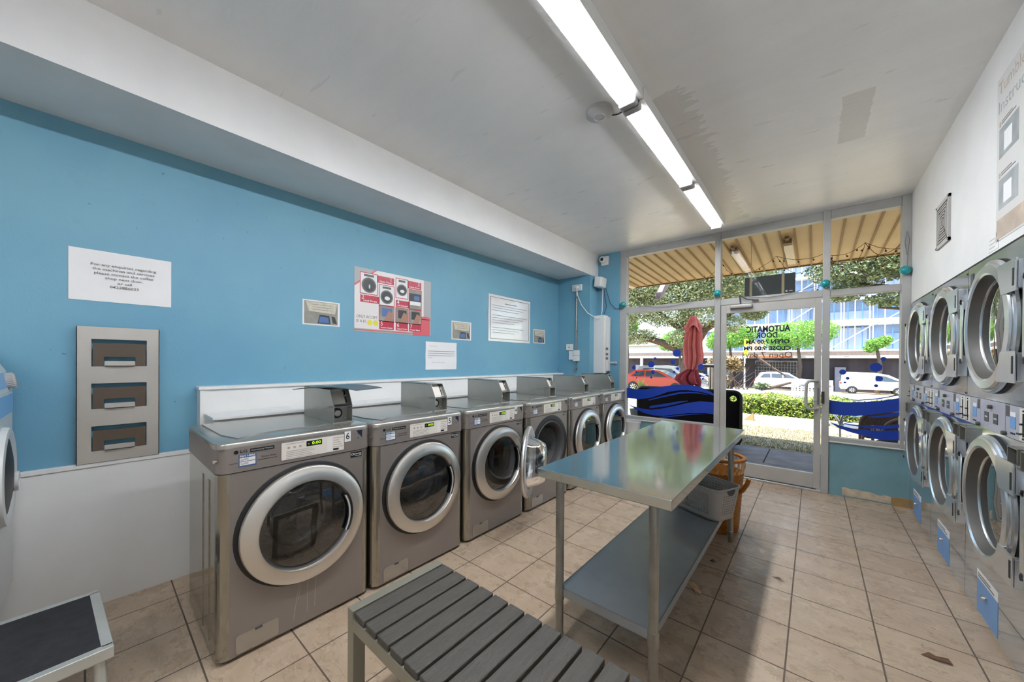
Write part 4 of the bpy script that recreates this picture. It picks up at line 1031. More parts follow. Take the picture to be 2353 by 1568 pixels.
# ------------------------------------------------------------------ white wall over the dryers
o = thing('wall_vent', 'square white louvred vent grille on the white wall above the dryers', 'vent', (RX, 3.85, 2.345))
b = MB()
for k in range(8):
    a, c = .155 - .018 * k, .155 - .018 * k - (.02 if k == 0 else .008)
    for s in (-1, 1):
        b.box(-.012 - .001 * (k % 2), 0, s * a, s * c, -a, a); b.box(-.012 - .001 * (k % 2), 0, -a, a, s * a, s * c)
b.build('grille', M_grille, o, smooth=0)
b = MB(); b.box(-.003, 0, -.15, .15, -.15, .15); b.build('dark_back', mat('vent_shade', '8f8e8c', .6), o, smooth=0)
b = MB()
for y in (-.148, .148):
    for z in (-.148, .148): b.cyl((-.013, y, z), (-.016, y, z), .006, n=8)
b.build('screw_heads', M_chrome, o)
o = thing('dryer_poster', 'large pale tumble dryer instruction poster on the white wall over the dryers', 'poster', (RX, 2.44, 1.965))
pw, ph = .95, .80
def FP(): return FNX((-.0005, 0, 0))
b = MB(); M = FP(); b.rect(-pw / 2, pw / 2, 0, ph, M, .001); b.build('paper', mat('poster_pale', 'd2d1cf', .4), o, smooth=0)
M_tan = mat('poster_brown_print', 'b9a99a', .5, var=.2, vscale=9); M_grp = mat('poster_grey_print', '9aa0a2', .5, var=.25, vscale=9)
b = MB(); b.text('Tumble Dryer', .085, M, -pw / 2 + .30, ph - .06, .0014, width=.56); b.build('title_lettering', M_tan, o, smooth=0)
b = MB(); b.text('Instructions', .085, M, -pw / 2 + .27, ph - .15, .0014, width=.5); b.build('subtitle_lettering', M_grp, o, smooth=0)
for r_ in range(2):
    for c_ in range(3):
        b = MB(); x0 = -pw / 2 + .03 + .30 * c_; z0 = ph - .40 - .25 * r_; b.rect(x0, x0 + .22, z0, z0 + .145, M, .0015); b.m = 1; b.rect(x0 + .06, x0 + .15, z0 + .02, z0 + .11, M, .0018)
        b.m = 2; b.rect(x0, x0 + .02, z0 + .155, z0 + .18, M, .0015); b.m = 3; b.rect(x0 + .03, x0 + .19, z0 + .16, z0 + .166, M, .0014); b.rect(x0 + .03, x0 + .15, z0 + .172, z0 + .177, M, .0014)
        b.build('step_picture', [M_grp, M_paper, M_tan, M_ink], o, smooth=0)
b = MB(); b.rect(-pw / 2 + .01, pw / 2 - .01, .01, .105, M, .0015); b.build('brown_band', M_tan, o, smooth=0)
b = MB(); M = FNX((RX - .0005, 2.98, 1.93)); b.rect(-.03, .10, .005, .085, M, .001); b.m = 1
for k in range(3): b.rect(-.02, .05, .02 + .02 * k, .026 + .02 * k, M, .0013)
b.disc(.075, .05, .016, M, .0013, 0, 16)
tag(b.build('embossed_label', [M_white, mat('faint_emboss', 'b9b7b3', .5)], smooth=0), 'small faint embossed label at the foot of the white wall beside the poster', 'label')

# ------------------------------------------------------------------ litter on the floor
def scrap(name, lab, cat, x, y, pts, m, hh=.012):
    b = MB(); n = len(pts); b.add([(px, py, hh * abs(math.sin(i * 1.7)) + .001) for i, (px, py) in enumerate(pts)] + [(0, 0, hh + .002)], [(i, (i + 1) % n, n) for i in range(n)])
    o = b.build(name, m); o.location = (x, y, 0); tag(o, lab, cat); return o
scrap('paper_scrap', 'torn pale paper scrap on the tiles under the table shelf edge', 'paper', -.53, 2.34, [(-.05, .04), (-.02, .05), (.03, -.01), (.045, -.05), (.01, -.04)], M_wickerw)
scrap('dried_leaf', 'curled brown leaf on the tiles close to the table foot', 'leaf', -.515, 2.735, [(-.02, 0), (0, .02), (.025, .008), (.018, -.012)], M_leafdead)
scrap('dried_leaf', 'dark curled leaf on the open floor between table and dryers', 'leaf', -.155, 2.785, [(-.035, .012), (0, .012), (.03, -.02), (.01, -.016), (-.02, -.002)], M_leafdead)
scrap('dried_leaf', 'crumpled brown leaf pieces near the dryer base', 'leaf', .44, 2.515, [(-.05, -.01), (-.02, .015), (.01, .0), (.04, .02), (.05, -.01), (.0, -.02)], M_leafdead)
# ------------------------------------------------------------------ outside ground
def gz(y): return 0. if y < 7.05 else -.035 * (y - 7.05)
M_path = mat('dark_paving', '7d7674', .75, var=.22, vscale=5, bump=.2, bscale=50)
M_grass = mat('dry_lawn', 'a8987a', .9, var=.3, vscale=9, bump=.6, bscale=120)
M_road = mat('asphalt_road', '8d8d90', .85, var=.12, vscale=3)
M_kerb = mat('kerb_stone', 'c2bbae', .8, var=.1)
M_dirt = mat('bare_verge', '9b8a70', .9, var=.3, vscale=4)
b = MB(); b.box(-16, 14, 5.06, 5.97, -.14, -.02); b.box(-16, -.53, 5.985, 7.05, -.14, -.02); b.box(-.515, 14, 5.985, 7.05, -.14, -.02); b.m = 1; b.box(-16, 14, 5.06, 7.05, -.15, -.035)
struct(b.build('footpath', [M_path, mat('joint_dirt', '3a2f2a', .9)], smooth=0))
def ground(name, y0, y1, m, x0=-60, x1=60, up=0.):
    b = MB(); b.quad((x0, y0, gz(y0) + up), (x1, y0, gz(y0) + up), (x1, y1, gz(y1) + up), (x0, y1, gz(y1) + up)); return struct(b.build(name, m, smooth=0))
ground('lawn', 7.05, 29.5, M_grass, up=-.012); ground('road', 29.5, 41.2, M_road, up=-.012); ground('verge_field', 41.2, 110, M_dirt, up=-.012)
M_blade = leaf_mat('grass_blades', '3a4a1a', '68692f', '8c8450', .3)
b = MB()
for _ in range(16000):
    x = random.uniform(-2.2, 1.6); y = 7.05 + 3.0 * random.random() ** 1.5; a = random.uniform(0, PI)
    if any((x - cx) ** 2 + (y - cy_) ** 2 < r * r for cx, cy_, r in ((-1.78, 7.5, .31), (-1.55, 7.9, .06), (.42, 7.2, .4))): continue
    h = random.uniform(.012, .034); l = random.uniform(-.012, .012); z = gz(y) - .012
    c, s_ = math.cos(a) * .0035, math.sin(a) * .0035
    b.v += [Vector((x - c, y - s_, z)), Vector((x + c, y + s_, z)), Vector((x + l, y + l, z + h))]; n = len(b.v); b.f.append((n - 3, n - 2, n - 1)); b.fm.append(0)
tag(b.build('grass', M_blade, smooth=0), 'short dry grass growing along the footpath edge', 'grass', kind='stuff')

# ------------------------------------------------------------------ awning over the footpath
M_soffit = mat('tan_soffit', 'd9bc8c', .6, var=.08, vscale=2); M_rib = mat('soffit_rib', '9d8256', .7)
def sz(y): return 2.995 - .037 * (y - 5.06)
b = MB(); AY = 7.3
b.add([(-9, 5.06, sz(5.06)), (6, 5.06, sz(5.06)), (6, AY, sz(AY)), (-9, AY, sz(AY)), (-9, 5.06, 3.16), (6, 5.06, 3.16), (6, AY, 3.1), (-9, AY, 3.1)], [(0, 1, 2, 3), (7, 6, 5, 4), (0, 4, 5, 1), (3, 2, 6, 7), (0, 3, 7, 4), (1, 5, 6, 2)])
b.m = 1; x = -8.9
while x < 6:
    b.add([(x, 5.06, sz(5.06)), (x + .02, 5.06, sz(5.06)), (x + .02, AY, sz(AY)), (x, AY, sz(AY)), (x, 5.06, sz(5.06) - .014), (x + .02, 5.06, sz(5.06) - .014), (x + .02, AY, sz(AY) - .014), (x, AY, sz(AY) - .014)], [(4, 5, 6, 7), (0, 4, 7, 3), (1, 2, 6, 5), (3, 7, 6, 2)]); x += .15
b.box(-9, 6, AY, AY + .03, sz(AY) - .02, 3.2)
struct(b.build('exterior_awning_roof', [M_soffit, M_rib], smooth=0))
M_fit = mat('awning_light_diffuser', 'efe0c4', .5)
for x, y, lab in ((-.27, 5.75, 'rusty-ended tube light on the tan awning soffit above the door'), (-.86, 5.75, 'flat pale bar on the awning soffit between door and big window'), (-2.85, 6.0, 'pale tube light on the awning soffit by the corner pier end')):  # middle entry is a flat pale bar beneath the soffit
    o = thing('awning_ceiling_light', lab, 'light', (x, y, sz(y + .6) - .012), 0, 'tube lights under the awning')
    b = MB(); b.box(-.05, .05, .1, 1.25, -.05, .01, .006); b.build('diffuser', M_fit, o)
    b = MB(); b.box(-.045, .045, 0, .1, -.045, .01); b.box(-.02, .02, -.12, 0, -.02, .012); b.build('end_fitting', mat('rusty_fitting', '8a7350', .7, var=.3, vscale=20), o)
b = MB(); b.prism([(-.0, 0), (.10, .0), (.62, .34), (.62, .46), (.5, .46)], frame((0, 0, 0), (0, 1, 0), (0, 0, 1), (1, 0, 0)), .10)
o = b.build('awning_bracket', mat('bracket_grey', '8d7b78', .6)); o.location = (-2.45, 7.28, 2.62)
tag(o, 'grey steel bracket sticking out past the awning edge', 'bracket')
# hanging sign, seen from behind
o = thing('hanging_sign', 'dark back of a hanging sign board with two cream straps, outside above the door', 'sign', (-.445, 5.6, 2.20))
b = MB(); b.box(-.26, .265, -.02, .02, 0, .275, .004); b.build('sign_board', mat('sign_back', '3b4144', .5), o)
for x in (-.19, .145):
    b = MB(); b.box(x - .014, x + .014, -.026, .026, -.012, .29); b.box(x - .003, x + .003, -.003, .003, .29, .76); b.build('strap', mat('strap_cream', 'bba988', .5), o)
b = MB(); b.rect(.17, .19, .045, .065, FNY((0, -.02, 0)), .001); b.rect(.205, .24, .05, .06, FNY((0, -.02, 0)), .001); b.build('maker_label', M_paper, o, smooth=0)
# fairy lights under the awning
M_bulb = mat('brown_bulb', '5a3a22', .4); M_fcord = mat('brown_cord', '5d4226', .6)
def fairy(lab, paths, k, off):
    o = thing('fairy_lights', lab, 'light string', off, 0, 'fairy light strings under the awning'); b = MB(); spots = []
    for P in paths:
        P = [Vector(p) for p in P]; Q = []
        for a, c in zip(P[:-1], P[1:]):
            n = max(3, int((c - a).length / .05))
            for i in range(n):
                s = i / n; sag = (c - a).length * .12 * 4 * s * (1 - s); p = a.lerp(c, s); Q.append(Vector((p.x + random.uniform(-.008, .008), p.y + random.uniform(-.008, .008), p.z - sag)))
        Q.append(P[-1]); b.tube(Q, .0035, 4); spots += Q[1::3]
    L0(b, 'cord', M_fcord, o, off)
    b = MB(); b.cyl((0, 0, 0), (0, 0, -.025), .003, n=5); b.lathe([(0, -.05), (.009, -.045), (.011, -.035), (.006, -.024), (0, -.022)], None, 8); p0 = b.build('bulb', M_bulb, o)
    for i, p in enumerate(spots):
        q_ = p0 if i == 0 else p0.copy()
        if i: COL.objects.link(q_)
        q_.location = p - Vector(off); q_.rotation_euler = (random.uniform(-.9, .9), random.uniform(-.9, .9), 0)
    return o
zz_ = sz(6.2)
fairy('brown fairy light string looping under the awning outside the door', [[(-1.10, 6.2, zz_ - .02), (-.95, 6.4, 2.70), (-.42, 6.3, 2.88), (.12, 6.2, 2.80)], [(-.42, 6.3, 2.88), (-.2, 6.6, 2.66), (.1, 6.4, 2.78)], [(-1.10, 6.2, zz_ - .03), (-1.35, 6.6, 2.78), (-1.5, 7.1, 2.92)]], 1, (-.42, 6.3, 2.9))
fairy('tangled brown fairy light string outside the upper window over the dryer-side bay', [[(.13, 5.9, 2.70), (.48, 6.2, 2.86), (.85, 5.9, 2.68)], [(.13, 5.9, 2.70), (.26, 5.85, 2.52), (.38, 5.9, 2.42)], [(.48, 6.2, 2.86), (.40, 6.1, 2.62), (.45, 6.0, 2.43), (.55, 6.0, 2.42)], [(.48, 6.2, 2.86), (.62, 6.0, 2.62), (.66, 5.95, 2.55), (.56, 5.9, 2.5)], [(.14, 5.9, 2.68), (.2, 6, 2.60), (.42, 6, 2.60), (.6, 5.9, 2.62), (.75, 5.9, 2.72)], [(.15, 5.9, 2.68), (.19, 5.9, 2.45)]], 2, (.48, 6.2, 2.9))
fairy('short brown fairy light string at the awning corner beside the pier', [[(-2.75, 6.4, 2.82), (-2.5, 6.6, 2.66), (-2.55, 7.0, 2.60)], [(-2.75, 6.4, 2.82), (-2.6, 6.7, 2.7)]], 3, (-2.75, 6.4, 2.85))
fairy('brown fairy light string sagging below the hanging sign beside the door', [[(-.16, 5.8, 2.22), (.0, 5.8, 2.28), (.10, 5.8, 2.36)]], 4, (-.1, 5.8, 2.3))

# ------------------------------------------------------------------ pavement furniture
o = thing('folded_umbrella', 'folded red market umbrella tied at the waist outside the big window', 'umbrella', (-1.78, 7.5, -.03))
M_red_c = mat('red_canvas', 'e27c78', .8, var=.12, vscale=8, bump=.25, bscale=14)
b = MB(); n = 64
def cloth(b, rows, fold, nf, ph=0., hem=None):
    """closed sleeve of pleated cloth: rows of (radius, height, sideways lean)"""
    K = len(rows)
    for i in range(n):
        a = 2 * PI * i / n
        for k, (r, z, off) in enumerate(rows):
            t_ = k / (K - 1); f = 1 + fold * (abs(math.sin(a * nf / 2 + ph + .7 * t_)) - .6) + .12 * math.sin(a * 2 + 3 * t_ + ph)
            zz = z + (hem(a) if hem and k == K - 1 else 0)
            b.v.append(Vector((r * f * math.cos(a) + off, r * f * math.sin(a) * .85, zz)))
    for i in range(n):
        for k in range(K - 1): p = i * K + k; q_ = ((i + 1) % n) * K + k; b.f.append((p, p + 1, q_ + 1, q_)); b.fm.append(0)
b = MB(); cloth(b, [(.02, 2.29, 0), (.05, 2.27, 0), (.075, 2.2, 0), (.105, 2.12, .0), (.16, 2.03, .0)], .35, 4, .4, lambda a: .06 * math.sin(a * 4 + .8)); b.build('vent_cap', M_red_c, o, smooth=70)
b = MB(); cloth(b, [(.06, 2.2, 0), (.10, 2.08, .01), (.115, 1.9, 0), (.125, 1.7, -.01), (.13, 1.5, .01), (.12, 1.36, .0), (.09, 1.28, -.01), (.07, 1.24, -.02)], .75, 9, .2)
b.build('canopy', M_red_c, o, smooth=60)
b = MB(); b.tube([(.078 * math.cos(a) - .02, .07 * math.sin(a), 1.245) for a in [2 * PI * k / 20 for k in range(20)]], .012, 6, closed=True); b.build('tie', mat('red_tie', '7c2a30', .8), o)
b = MB(); cloth(b, [(.07, 1.25, -.02), (.10, 1.21, -.05), (.16, 1.13, -.10), (.19, 1.05, -.10), (.16, .98, -.05), (.12, .93, .0)], .8, 7, 1.1, lambda a: .05 * math.sin(a * 5) + .04 * math.cos(a)); b.build('canopy_hem', mat('red_canvas_shaded', '9c3a42', .85, var=.15, vscale=8), o, smooth=70)  # hem is the same canvas darkened, its shade put into the colour
b = MB(); b.cyl((0, 0, .06), (0, 0, 1.2), .02, n=12); b.cyl((0, 0, 2.2), (0, 0, 2.32), .012, n=8); b.build('pole', M_dgrey, o)
b = MB(); b.lathe([(0, 0), (.26, 0), (.26, .05), (.05, .08), (.04, .2), (0, .2)], None, 28); b.build('base', M_dgrey, o)
# cafe barrier
o = thing('cafe_barrier', 'black cafe barrier with rounded corners standing on the footpath outside the big window', 'barrier', (-1.72, 6.72, -.02))
M_blk = mat('black_mesh_fabric', '120b0b', .7, spec=.1)
x0, x1, h = -.83, .84, .91; po = rrect(x0, x1, .06, h, .10, 7)
b = MB(); Mb = FNY((0, .008, 0))
b.prism([(x0, .06), (x1 - .25, .06), (x1 - .25, h)] + arc(x0 + .1, h - .1, .1, 90, 180, 6), Mb, .016); b.prism([(x1 - .25, .06), (x1 - .01, .06), (x1 - .01, h - .27), (x1 - .25, h - .27)], Mb, .016)
for zz in (.008, -.008): b.holeplate(x1 - .25, x1 - .015, h - .27, h - .015, x1 - .11, h - .12, .05, FNY((0, zz, 0)), 24)
b.build('fabric_panel', M_blk, o, smooth=0)
b = MB(); b.tube([(x, 0, z) for x, z in po], .022, 8, closed=True); b.build('tube_frame', mat('black_frame', '151214', .4), o)
for x in (x0 + .12, x1 - .12):
    b = MB(); b.box(x - .02, x + .02, -.19, .19, 0, .04); b.box(x - .015, x + .015, -.015, .015, .04, .08); b.build('foot', M_dark, o)
o = thing('pavement_post', 'slim galvanised post with a dark cross arm beside the red umbrella', 'post', (-1.55, 7.9, -.04))
b = MB(); b.cyl((0, 0, 0), (0, 0, 1.33), .03, n=14); b.build('post_tube', M_gal, o)
b = MB(); b.cyl((-.34, 0, 1.33), (.06, 0, 1.33), .035, n=14); b.build('cross_arm', M_dgrey, o)
# yucca in a pot
o = thing('potted_yucca', 'spiky green yucca in a dark pot behind the cafe barrier', 'plant', (-2.72, 7.3, -.02))
b = MB(); b.lathe([(0, 0), (.15, 0), (.2, .38), (.21, .4), (.18, .4), (.17, .36), (0, .36)], None, 24); b.build('pot', M_dgrey, o)
b = MB(); b.cyl((0, 0, .34), (0, 0, .72), .03, .025, n=8); b.build('stem', M_wood, o)
b = MB()
for k in range(46):
    a = random.uniform(0, 2 * PI); e = random.uniform(.1, 1.45); L_ = random.uniform(.26, .42); d = Vector((math.cos(a) * math.cos(e), math.sin(a) * math.cos(e), math.sin(e))); s_ = Vector((-math.sin(a), math.cos(a), 0)) * .014
    p = Vector((0, 0, .72)); mid = p + d * L_ * .55 + Vector((0, 0, .01)); tip = p + d * L_ - Vector((0, 0, .05 * math.cos(e)))
    n0 = len(b.v); b.v += [p - s_ * .6, p + s_ * .6, mid + s_, mid - s_, tip]; b.f += [(n0, n0 + 1, n0 + 2, n0 + 3), (n0 + 3, n0 + 2, n0 + 4)]; b.fm += [0, 0]
b.build('leaves', leaf_mat('yucca_leaf', '6f8f3c', '9db85a', 'd3dc9a', .3), o, smooth=0)
# cafe chairs outside the bay beside the dryers
M_wick = mat('brown_woven_chair', '4a342b', .6, var=.4, vscale=60, bump=.5, bscale=90); M_tan_f = mat('tan_chair_edge', '7a5c46', .5)
def chair(lab, x, y, rz, woven):
    o = thing('cafe_chair', lab, 'chair', (x, y, -.02), rz, 'cafe chairs on the footpath'); m1 = M_wick if woven else M_chrome; m2 = M_tan_f if woven else M_chrome
    b = MB(); b.prism(rrect(-.21, .21, -.2, .2, .07), None, .03, .43); b.build('seat', m1, o)
    b = MB(); n = 16
    pts = [(-.235 * math.cos(PI * i / n), .16 + .10 * math.sin(PI * i / n), .50 + .30 * math.sin(PI * i / n) ** .6) for i in range(n + 1)]
    if woven:
        for p in pts: b.v += [Vector((p[0] * .95, p[1], .46)), Vector((p[0], p[1] + .02, p[2]))]
        for i in range(n): b.f += [(2 * i, 2 * i + 2, 2 * i + 3, 2 * i + 1)]; b.fm += [0]
    else:
        for k in range(4): b.tube([(p[0] * (1 - .05 * k), p[1], .47 + (p[2] - .47) * (1 - .24 * k)) for p in pts], .008, 6)
    bk_ = b.build('backrest', m1, o)
    b = MB(); b.tube([(-.235, -.17, .62), (-.24, .05, .64)] + [(p[0], p[1] + .02, p[2] + .14 * 0) for p in pts] + [(.24, .05, .64), (.235, -.17, .62)], .016, 8); b.build('back_rail', m2, o)
    for sx in (-1, 1):
        for sy, zt in ((-.17, .62), (.17, .48)):
            b = MB(); b.tube([(sx * .235, sy, zt), (sx * .23, sy * 1.05, .2), (sx * .23, sy * 1.2, 0)], .014, 8); b.build('leg', m2, o)
    return o
chair('brown woven cafe chair outside the low window, its curved back towards the glass', .80, 5.95, PI + .1, True)
chair('second brown woven cafe chair, just beyond the one against the glass', .72, 6.55, PI - .15, True)
chair('shiny chrome tube cafe chair at the edge of the grass', .42, 7.2, PI + .5, False)
# perforated panel behind the hedge
o = thing('perforated_seat', 'white perforated metal seat back rising behind the clipped hedge', 'street seat', (-.06, 14.0, gz(14)))
b = MB(); b.box(-.46, .5, -.02, .02, .94, 1.10, .006); b.build('top_panel', M_applw, o)
N_, rows_ = 12, 10; b = MB(); px, pz_ = .96 / N_, .62 / rows_
for i in range(N_):
    for k in range(rows_): b.holeplate(-.46 + px * i, -.46 + px * (i + 1), .30 + pz_ * k, .30 + pz_ * (k + 1), -.46 + px * (i + .5), .30 + pz_ * (k + .5), .02, FNY((0, 0, 0)), 8)
b.build('perforated_panel', M_applw, o, smooth=0)
for x in (-.44, .48):
    b = MB(); b.box(x - .025, x + .025, -.025, .025, 0, .95); b.build('leg', M_applw, o)
b = MB(); b.box(-.46, .5, .0, .4, .28, .31); b.build('seat', M_applw, o)

# ------------------------------------------------------------------ planting
def leaves(b, c, r, n, s, shell=.55, flat=1.):
    for _ in range(n):
        while True:
            d = Vector((random.gauss(0, 1), random.gauss(0, 1), random.gauss(0, 1)))
            if d.length > .01: break
        d.normalize(); q_ = shell + (1 - shell) * random.random(); p = Vector((c[0] + d.x * r[0] * q_, c[1] + d.y * r[1] * q_, c[2] + d.z * r[2] * q_))
        u = Vector((random.gauss(0, 1), random.gauss(0, 1), random.gauss(0, .7))).normalized(); w = u.cross(Vector((random.gauss(0, 1), random.gauss(0, 1), random.gauss(0, 1)))).normalized()
        k = s * random.uniform(.6, 1.3); n0 = len(b.v); b.v += [p - u * k, p + w * k * .42, p + u * k, p - w * k * .42]; b.f.append((n0, n0 + 1, n0 + 2, n0 + 3)); b.fm.append(b.m)
M_hedge = leaf_mat('hedge_leaf', '3f5a1c', '7f9a32', 'c2c65c', .25)
b = MB(); b.m = 0
for _ in range(11000):
    x = random.uniform(-3.2, 3.4); y = random.uniform(12.05, 12.95); top = gz(12.5) + .60 + .05 * math.sin(x * 5) + random.uniform(-.04, .04)
    e = random.random(); z = gz(12.5) + random.uniform(.08, .60)
    if e < .45: y = 12.05 + random.uniform(-.04, .10)
    elif e < .8: z = top
    u = Vector((random.gauss(0, 1), random.gauss(0, 1), random.gauss(0, 1))).normalized(); w = u.orthogonal().normalized(); k = random.uniform(.02, .042); p = Vector((x, y, z)); n0 = len(b.v)
    b.v += [p - u * k, p + w * k * .5, p + u * k, p - w * k * .5]; b.f.append((n0, n0 + 1, n0 + 2, n0 + 3)); b.fm.append(0)
hg = b.build('hedge', M_hedge, smooth=0); tag(hg, 'low clipped green hedge behind the kerb stones beyond the grass', 'hedge')
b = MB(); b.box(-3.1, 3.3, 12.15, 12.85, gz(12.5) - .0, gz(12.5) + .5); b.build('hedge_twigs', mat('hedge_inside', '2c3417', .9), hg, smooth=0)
b = MB(); b.box(-8, 8, 11.75, 11.95, gz(11.85) - .2, gz(11.85) + .09, .01); tag(b.build('kerb_edging', M_kerb), 'pale stone kerb along the foot of the hedge', 'kerb', kind='structure')
b = MB(); b.prism([(-.13, 0), (.1, 0), (.08, .22)], FNY((0, 0, 0)), .16); o = b.build('stone_wedge', mat('tan_stone', 'a5875a', .8)); o.location = (-1.28, 11.3, gz(11.3) - .015); tag(o, 'brown wedge-shaped stone lying on the grass in front of the hedge', 'stone')
M_bark = mat('bark', '57483c', .9, var=.3, vscale=8, bump=.6, bscale=14)
def tree(name, lab, base, limbs, blobs, lm, n, s):
    o = thing(name, lab, 'tree', base, 0, None); b = MB()
    for P, r in limbs: b.tube([Vector(p) - Vector(base) for p in P], r, 8)
    b.build('trunk', M_bark, o, smooth=60); b = MB(); tot = sum(r[0] * r[2] for c, r in blobs)
    for c, r in blobs: leaves(b, Vector(c) - Vector(base), r, int(n * r[0] * r[2] / tot), s)
    b.build('crown', lm, o, smooth=0); return o
M_eu = leaf_mat('olive_leaf', '5c6a42', 'a3ae82', 'dadfc2', .4); M_gr = leaf_mat('bright_leaf', '4f8a2e', '86b84e', 'c4dc84', .4); M_dk = leaf_mat('dark_leaf', '42523a', '74855a', 'b8c298', .35)
g20 = gz(22)
tree('spreading_tree', 'large spreading olive-green street tree with its trunk standing behind the red umbrella', (-5.6, 22, g20),
     [([(-5.6, 22, g20), (-5.55, 22, .8), (-5.4, 22, 1.9)], [.42, .36, .34]), ([(-5.4, 22, 1.8), (-6.8, 21.6, 2.5), (-8.4, 21.4, 3.0), (-10, 21, 2.6)], [.26, .2, .14, .08]), ([(-5.4, 22, 1.8), (-4.6, 22, 3.2), (-3.4, 22, 4.0), (-2.2, 22, 4.6)], [.26, .2, .14, .07]), ([(-5.4, 22, 1.9), (-5.7, 22, 4), (-6.2, 22, 6)], [.28, .2, .1]), ([(-5.6, 22, 3.0), (-7.4, 22, 4.6), (-8.6, 22, 5.4)], [.18, .12, .06])],
     [((-9.2, 21, 4.6), (2.2, 1.6, 1.3)), ((-7.2, 21, 6.2), (2.3, 1.8, 1.5)), ((-4.6, 21.5, 6.4), (2.5, 1.8, 1.6)), ((-2.6, 21.8, 5.4), (1.6, 1.4, 1.1)), ((-6.3, 21.5, 4.2), (1.8, 1.4, .9)), ((-8.2, 21.5, 2.9), (1.3, 1.1, .5)), ((-4.6, 21.5, 3.9), (1.4, 1.2, .7)), ((-10.6, 21, 6.4), (2, 1.6, 1.6)), ((-6.4, 21, 8.2), (3.2, 1.8, 1.5)), ((-9.6, 21, 8.4), (2.6, 1.8, 1.5)), ((-3.0, 21, 7.6), (2, 1.6, 1.2)), ((-6, 21.5, 10.4), (4, 2, 1.6)), ((-6.0, 21, 5.2), (2.2, 1.2, 1.0)), ((-8.6, 21, 5.6), (1.6, 1.2, 1.0)), ((-4.2, 21.4, 5.2), (1.5, 1.2, .8)), ((-12, 21, 4.2), (1.6, 1.4, 1.2)), ((-9.9, 21, 3.0), (.9, 1, .6)), ((-5.6, 21.3, 2.7), (.9, .8, .6)), ((-3.4, 22, 3.4), (.8, .8, .5))], M_eu, 120000, .075)
tree('overhanging_tree', 'grey-green tree overhanging from the far side of the dryer-side window', (5.2, 17, gz(17)),
     [([(5.2, 17, gz(17)), (5, 17, 1.5), (4.4, 17, 3.2)], [.4, .34, .3]), ([(4.4, 17, 3.1), (3.2, 16.8, 3.3), (2.2, 16.8, 3.75), (1.2, 16.8, 4.0), (.5, 16.8, 4.0)], [.22, .16, .12, .08, .04]), ([(4.4, 17, 3.2), (3.6, 17, 5), (2.5, 17, 6.2)], [.25, .16, .07]), ([(2.7, 16.8, 3.5), (2.2, 16.7, 3.1), (1.6, 16.7, 3.2)], [.08, .05, .03])],
     [((1.2, 16.6, 4.6), (1.5, 1.4, .65)), ((2.6, 16.8, 5.2), (1.9, 1.5, 1.1)), ((.9, 16.6, 5.9), (1.7, 1.4, 1.0)), ((3.9, 17, 4.8), (1.6, 1.5, 1.4)), ((2.0, 16.6, 3.45), (.8, .7, .28)), ((.75, 16.6, 3.75), (.6, .6, .3)), ((2.7, 16.6, 2.75), (.45, .5, .5)), ((2.4, 17, 6.9), (2, 1.6, 1.2))], M_dk, 70000, .058)
tree('pale_tree', 'pale leafy tree top behind the sign board and the door transom', (-5.05, 27, gz(27)),
     [([(-5.05, 27, gz(27)), (-5.0, 27, 2.5), (-4.6, 27, 4.6)], [.2, .17, .12]), ([(-4.6, 27, 4.5), (-3.6, 27, 5.6), (-2.6, 27, 6.6)], [.12, .09, .04]), ([(-4.0, 27, 5.2), (-3, 27, 5.2), (-2.2, 27, 5.6)], [.07, .05, .03])],
     [((-3.6, 27, 6.4), (1.5, 1.3, 1.2)), ((-2.6, 27, 7.4), (1.2, 1, .8)), ((-2.9, 27, 4.6), (.8, .7, .6)), ((-4.8, 27, 5.4), (1.0, .9, .8)), ((-1.7, 27, 5.9), (.6, .6, .35))], M_eu, 26000, .08)
for x, y, r, zc, lab, nm in ((-6.9, 44.5, 2.2, 4.0, 'bright green round-topped tree behind the sign post, its leaves over the carport fascia', 1), (-1.2, 45, 2.7, 4.1, 'bright green bushy tree above the white wagon in the street', 2), (-12.2, 45, 2.2, 4.0, 'bright green bushy tree just beside the folded umbrella', 3), (4.4, 46, .9, 3.2, 'small green tree at the edge of the scaffolded block', 4)):
    tree('bushy_tree', lab, (x, y, gz(y)), [([(x, y, gz(y)), (x + .2, y, 1), (x - .1, y, zc)], [.2, .16, .08])], [((x, y, zc), (r, r * .8, r * .55)), ((x - r * .5, y, zc - .5), (r * .6, r * .6, r * .4)), ((x + r * .55, y, zc + .3), (r * .6, r * .6, r * .45))], M_gr, 12000 if r > 1 else 2500, .10)
tree('small_tree', 'yellow-green young tree at the pier-side edge of the big window', (-10.7, 26, gz(26)), [([(-10.7, 26, gz(26)), (-10.6, 26, 1.4), (-10.7, 26, 4)], [.1, .08, .04])], [((-10.7, 26, 4.1), (.9, .8, 1.1)), ((-10.9, 26, 3.1), (.7, .6, .6))], M_gr, 7000, .07)
o = thing('fallen_branches', 'heap of brown dead fallen branches beside the white street sign post', 'branches', (-6.4, 39, gz(39)))
b = MB()
for k in range(26):
    a = random.uniform(-1.2, 1.2); p = Vector((random.uniform(-1.6, 1.8), random.uniform(-.5, .5), 0)); d = Vector((math.sin(a), random.uniform(-.3, .3), 1.1 * math.cos(a))).normalized() * random.uniform(.8, 2.6)
    b.tube([p, p + d * .5 + Vector((0, 0, .1)), p + d], [.05, .035, .012], 5)
b.tube([(2.2, .3, 3.2), (3.4, .2, 2.2), (4.6, .2, 1.3)], [.14, .12, .08], 6); b.build('branch_wood', M_bark, o)
b = MB()
for k in range(5): leaves(b, (random.uniform(-1.4, .8), 0, random.uniform(.6, 2.6)), (1., .5, .8), 420, .13, .2)
b.build('dead_foliage', leaf_mat('dead_leaf_mass', '5e4a30', '8f7648', 'c0a874', .2), o, smooth=0)
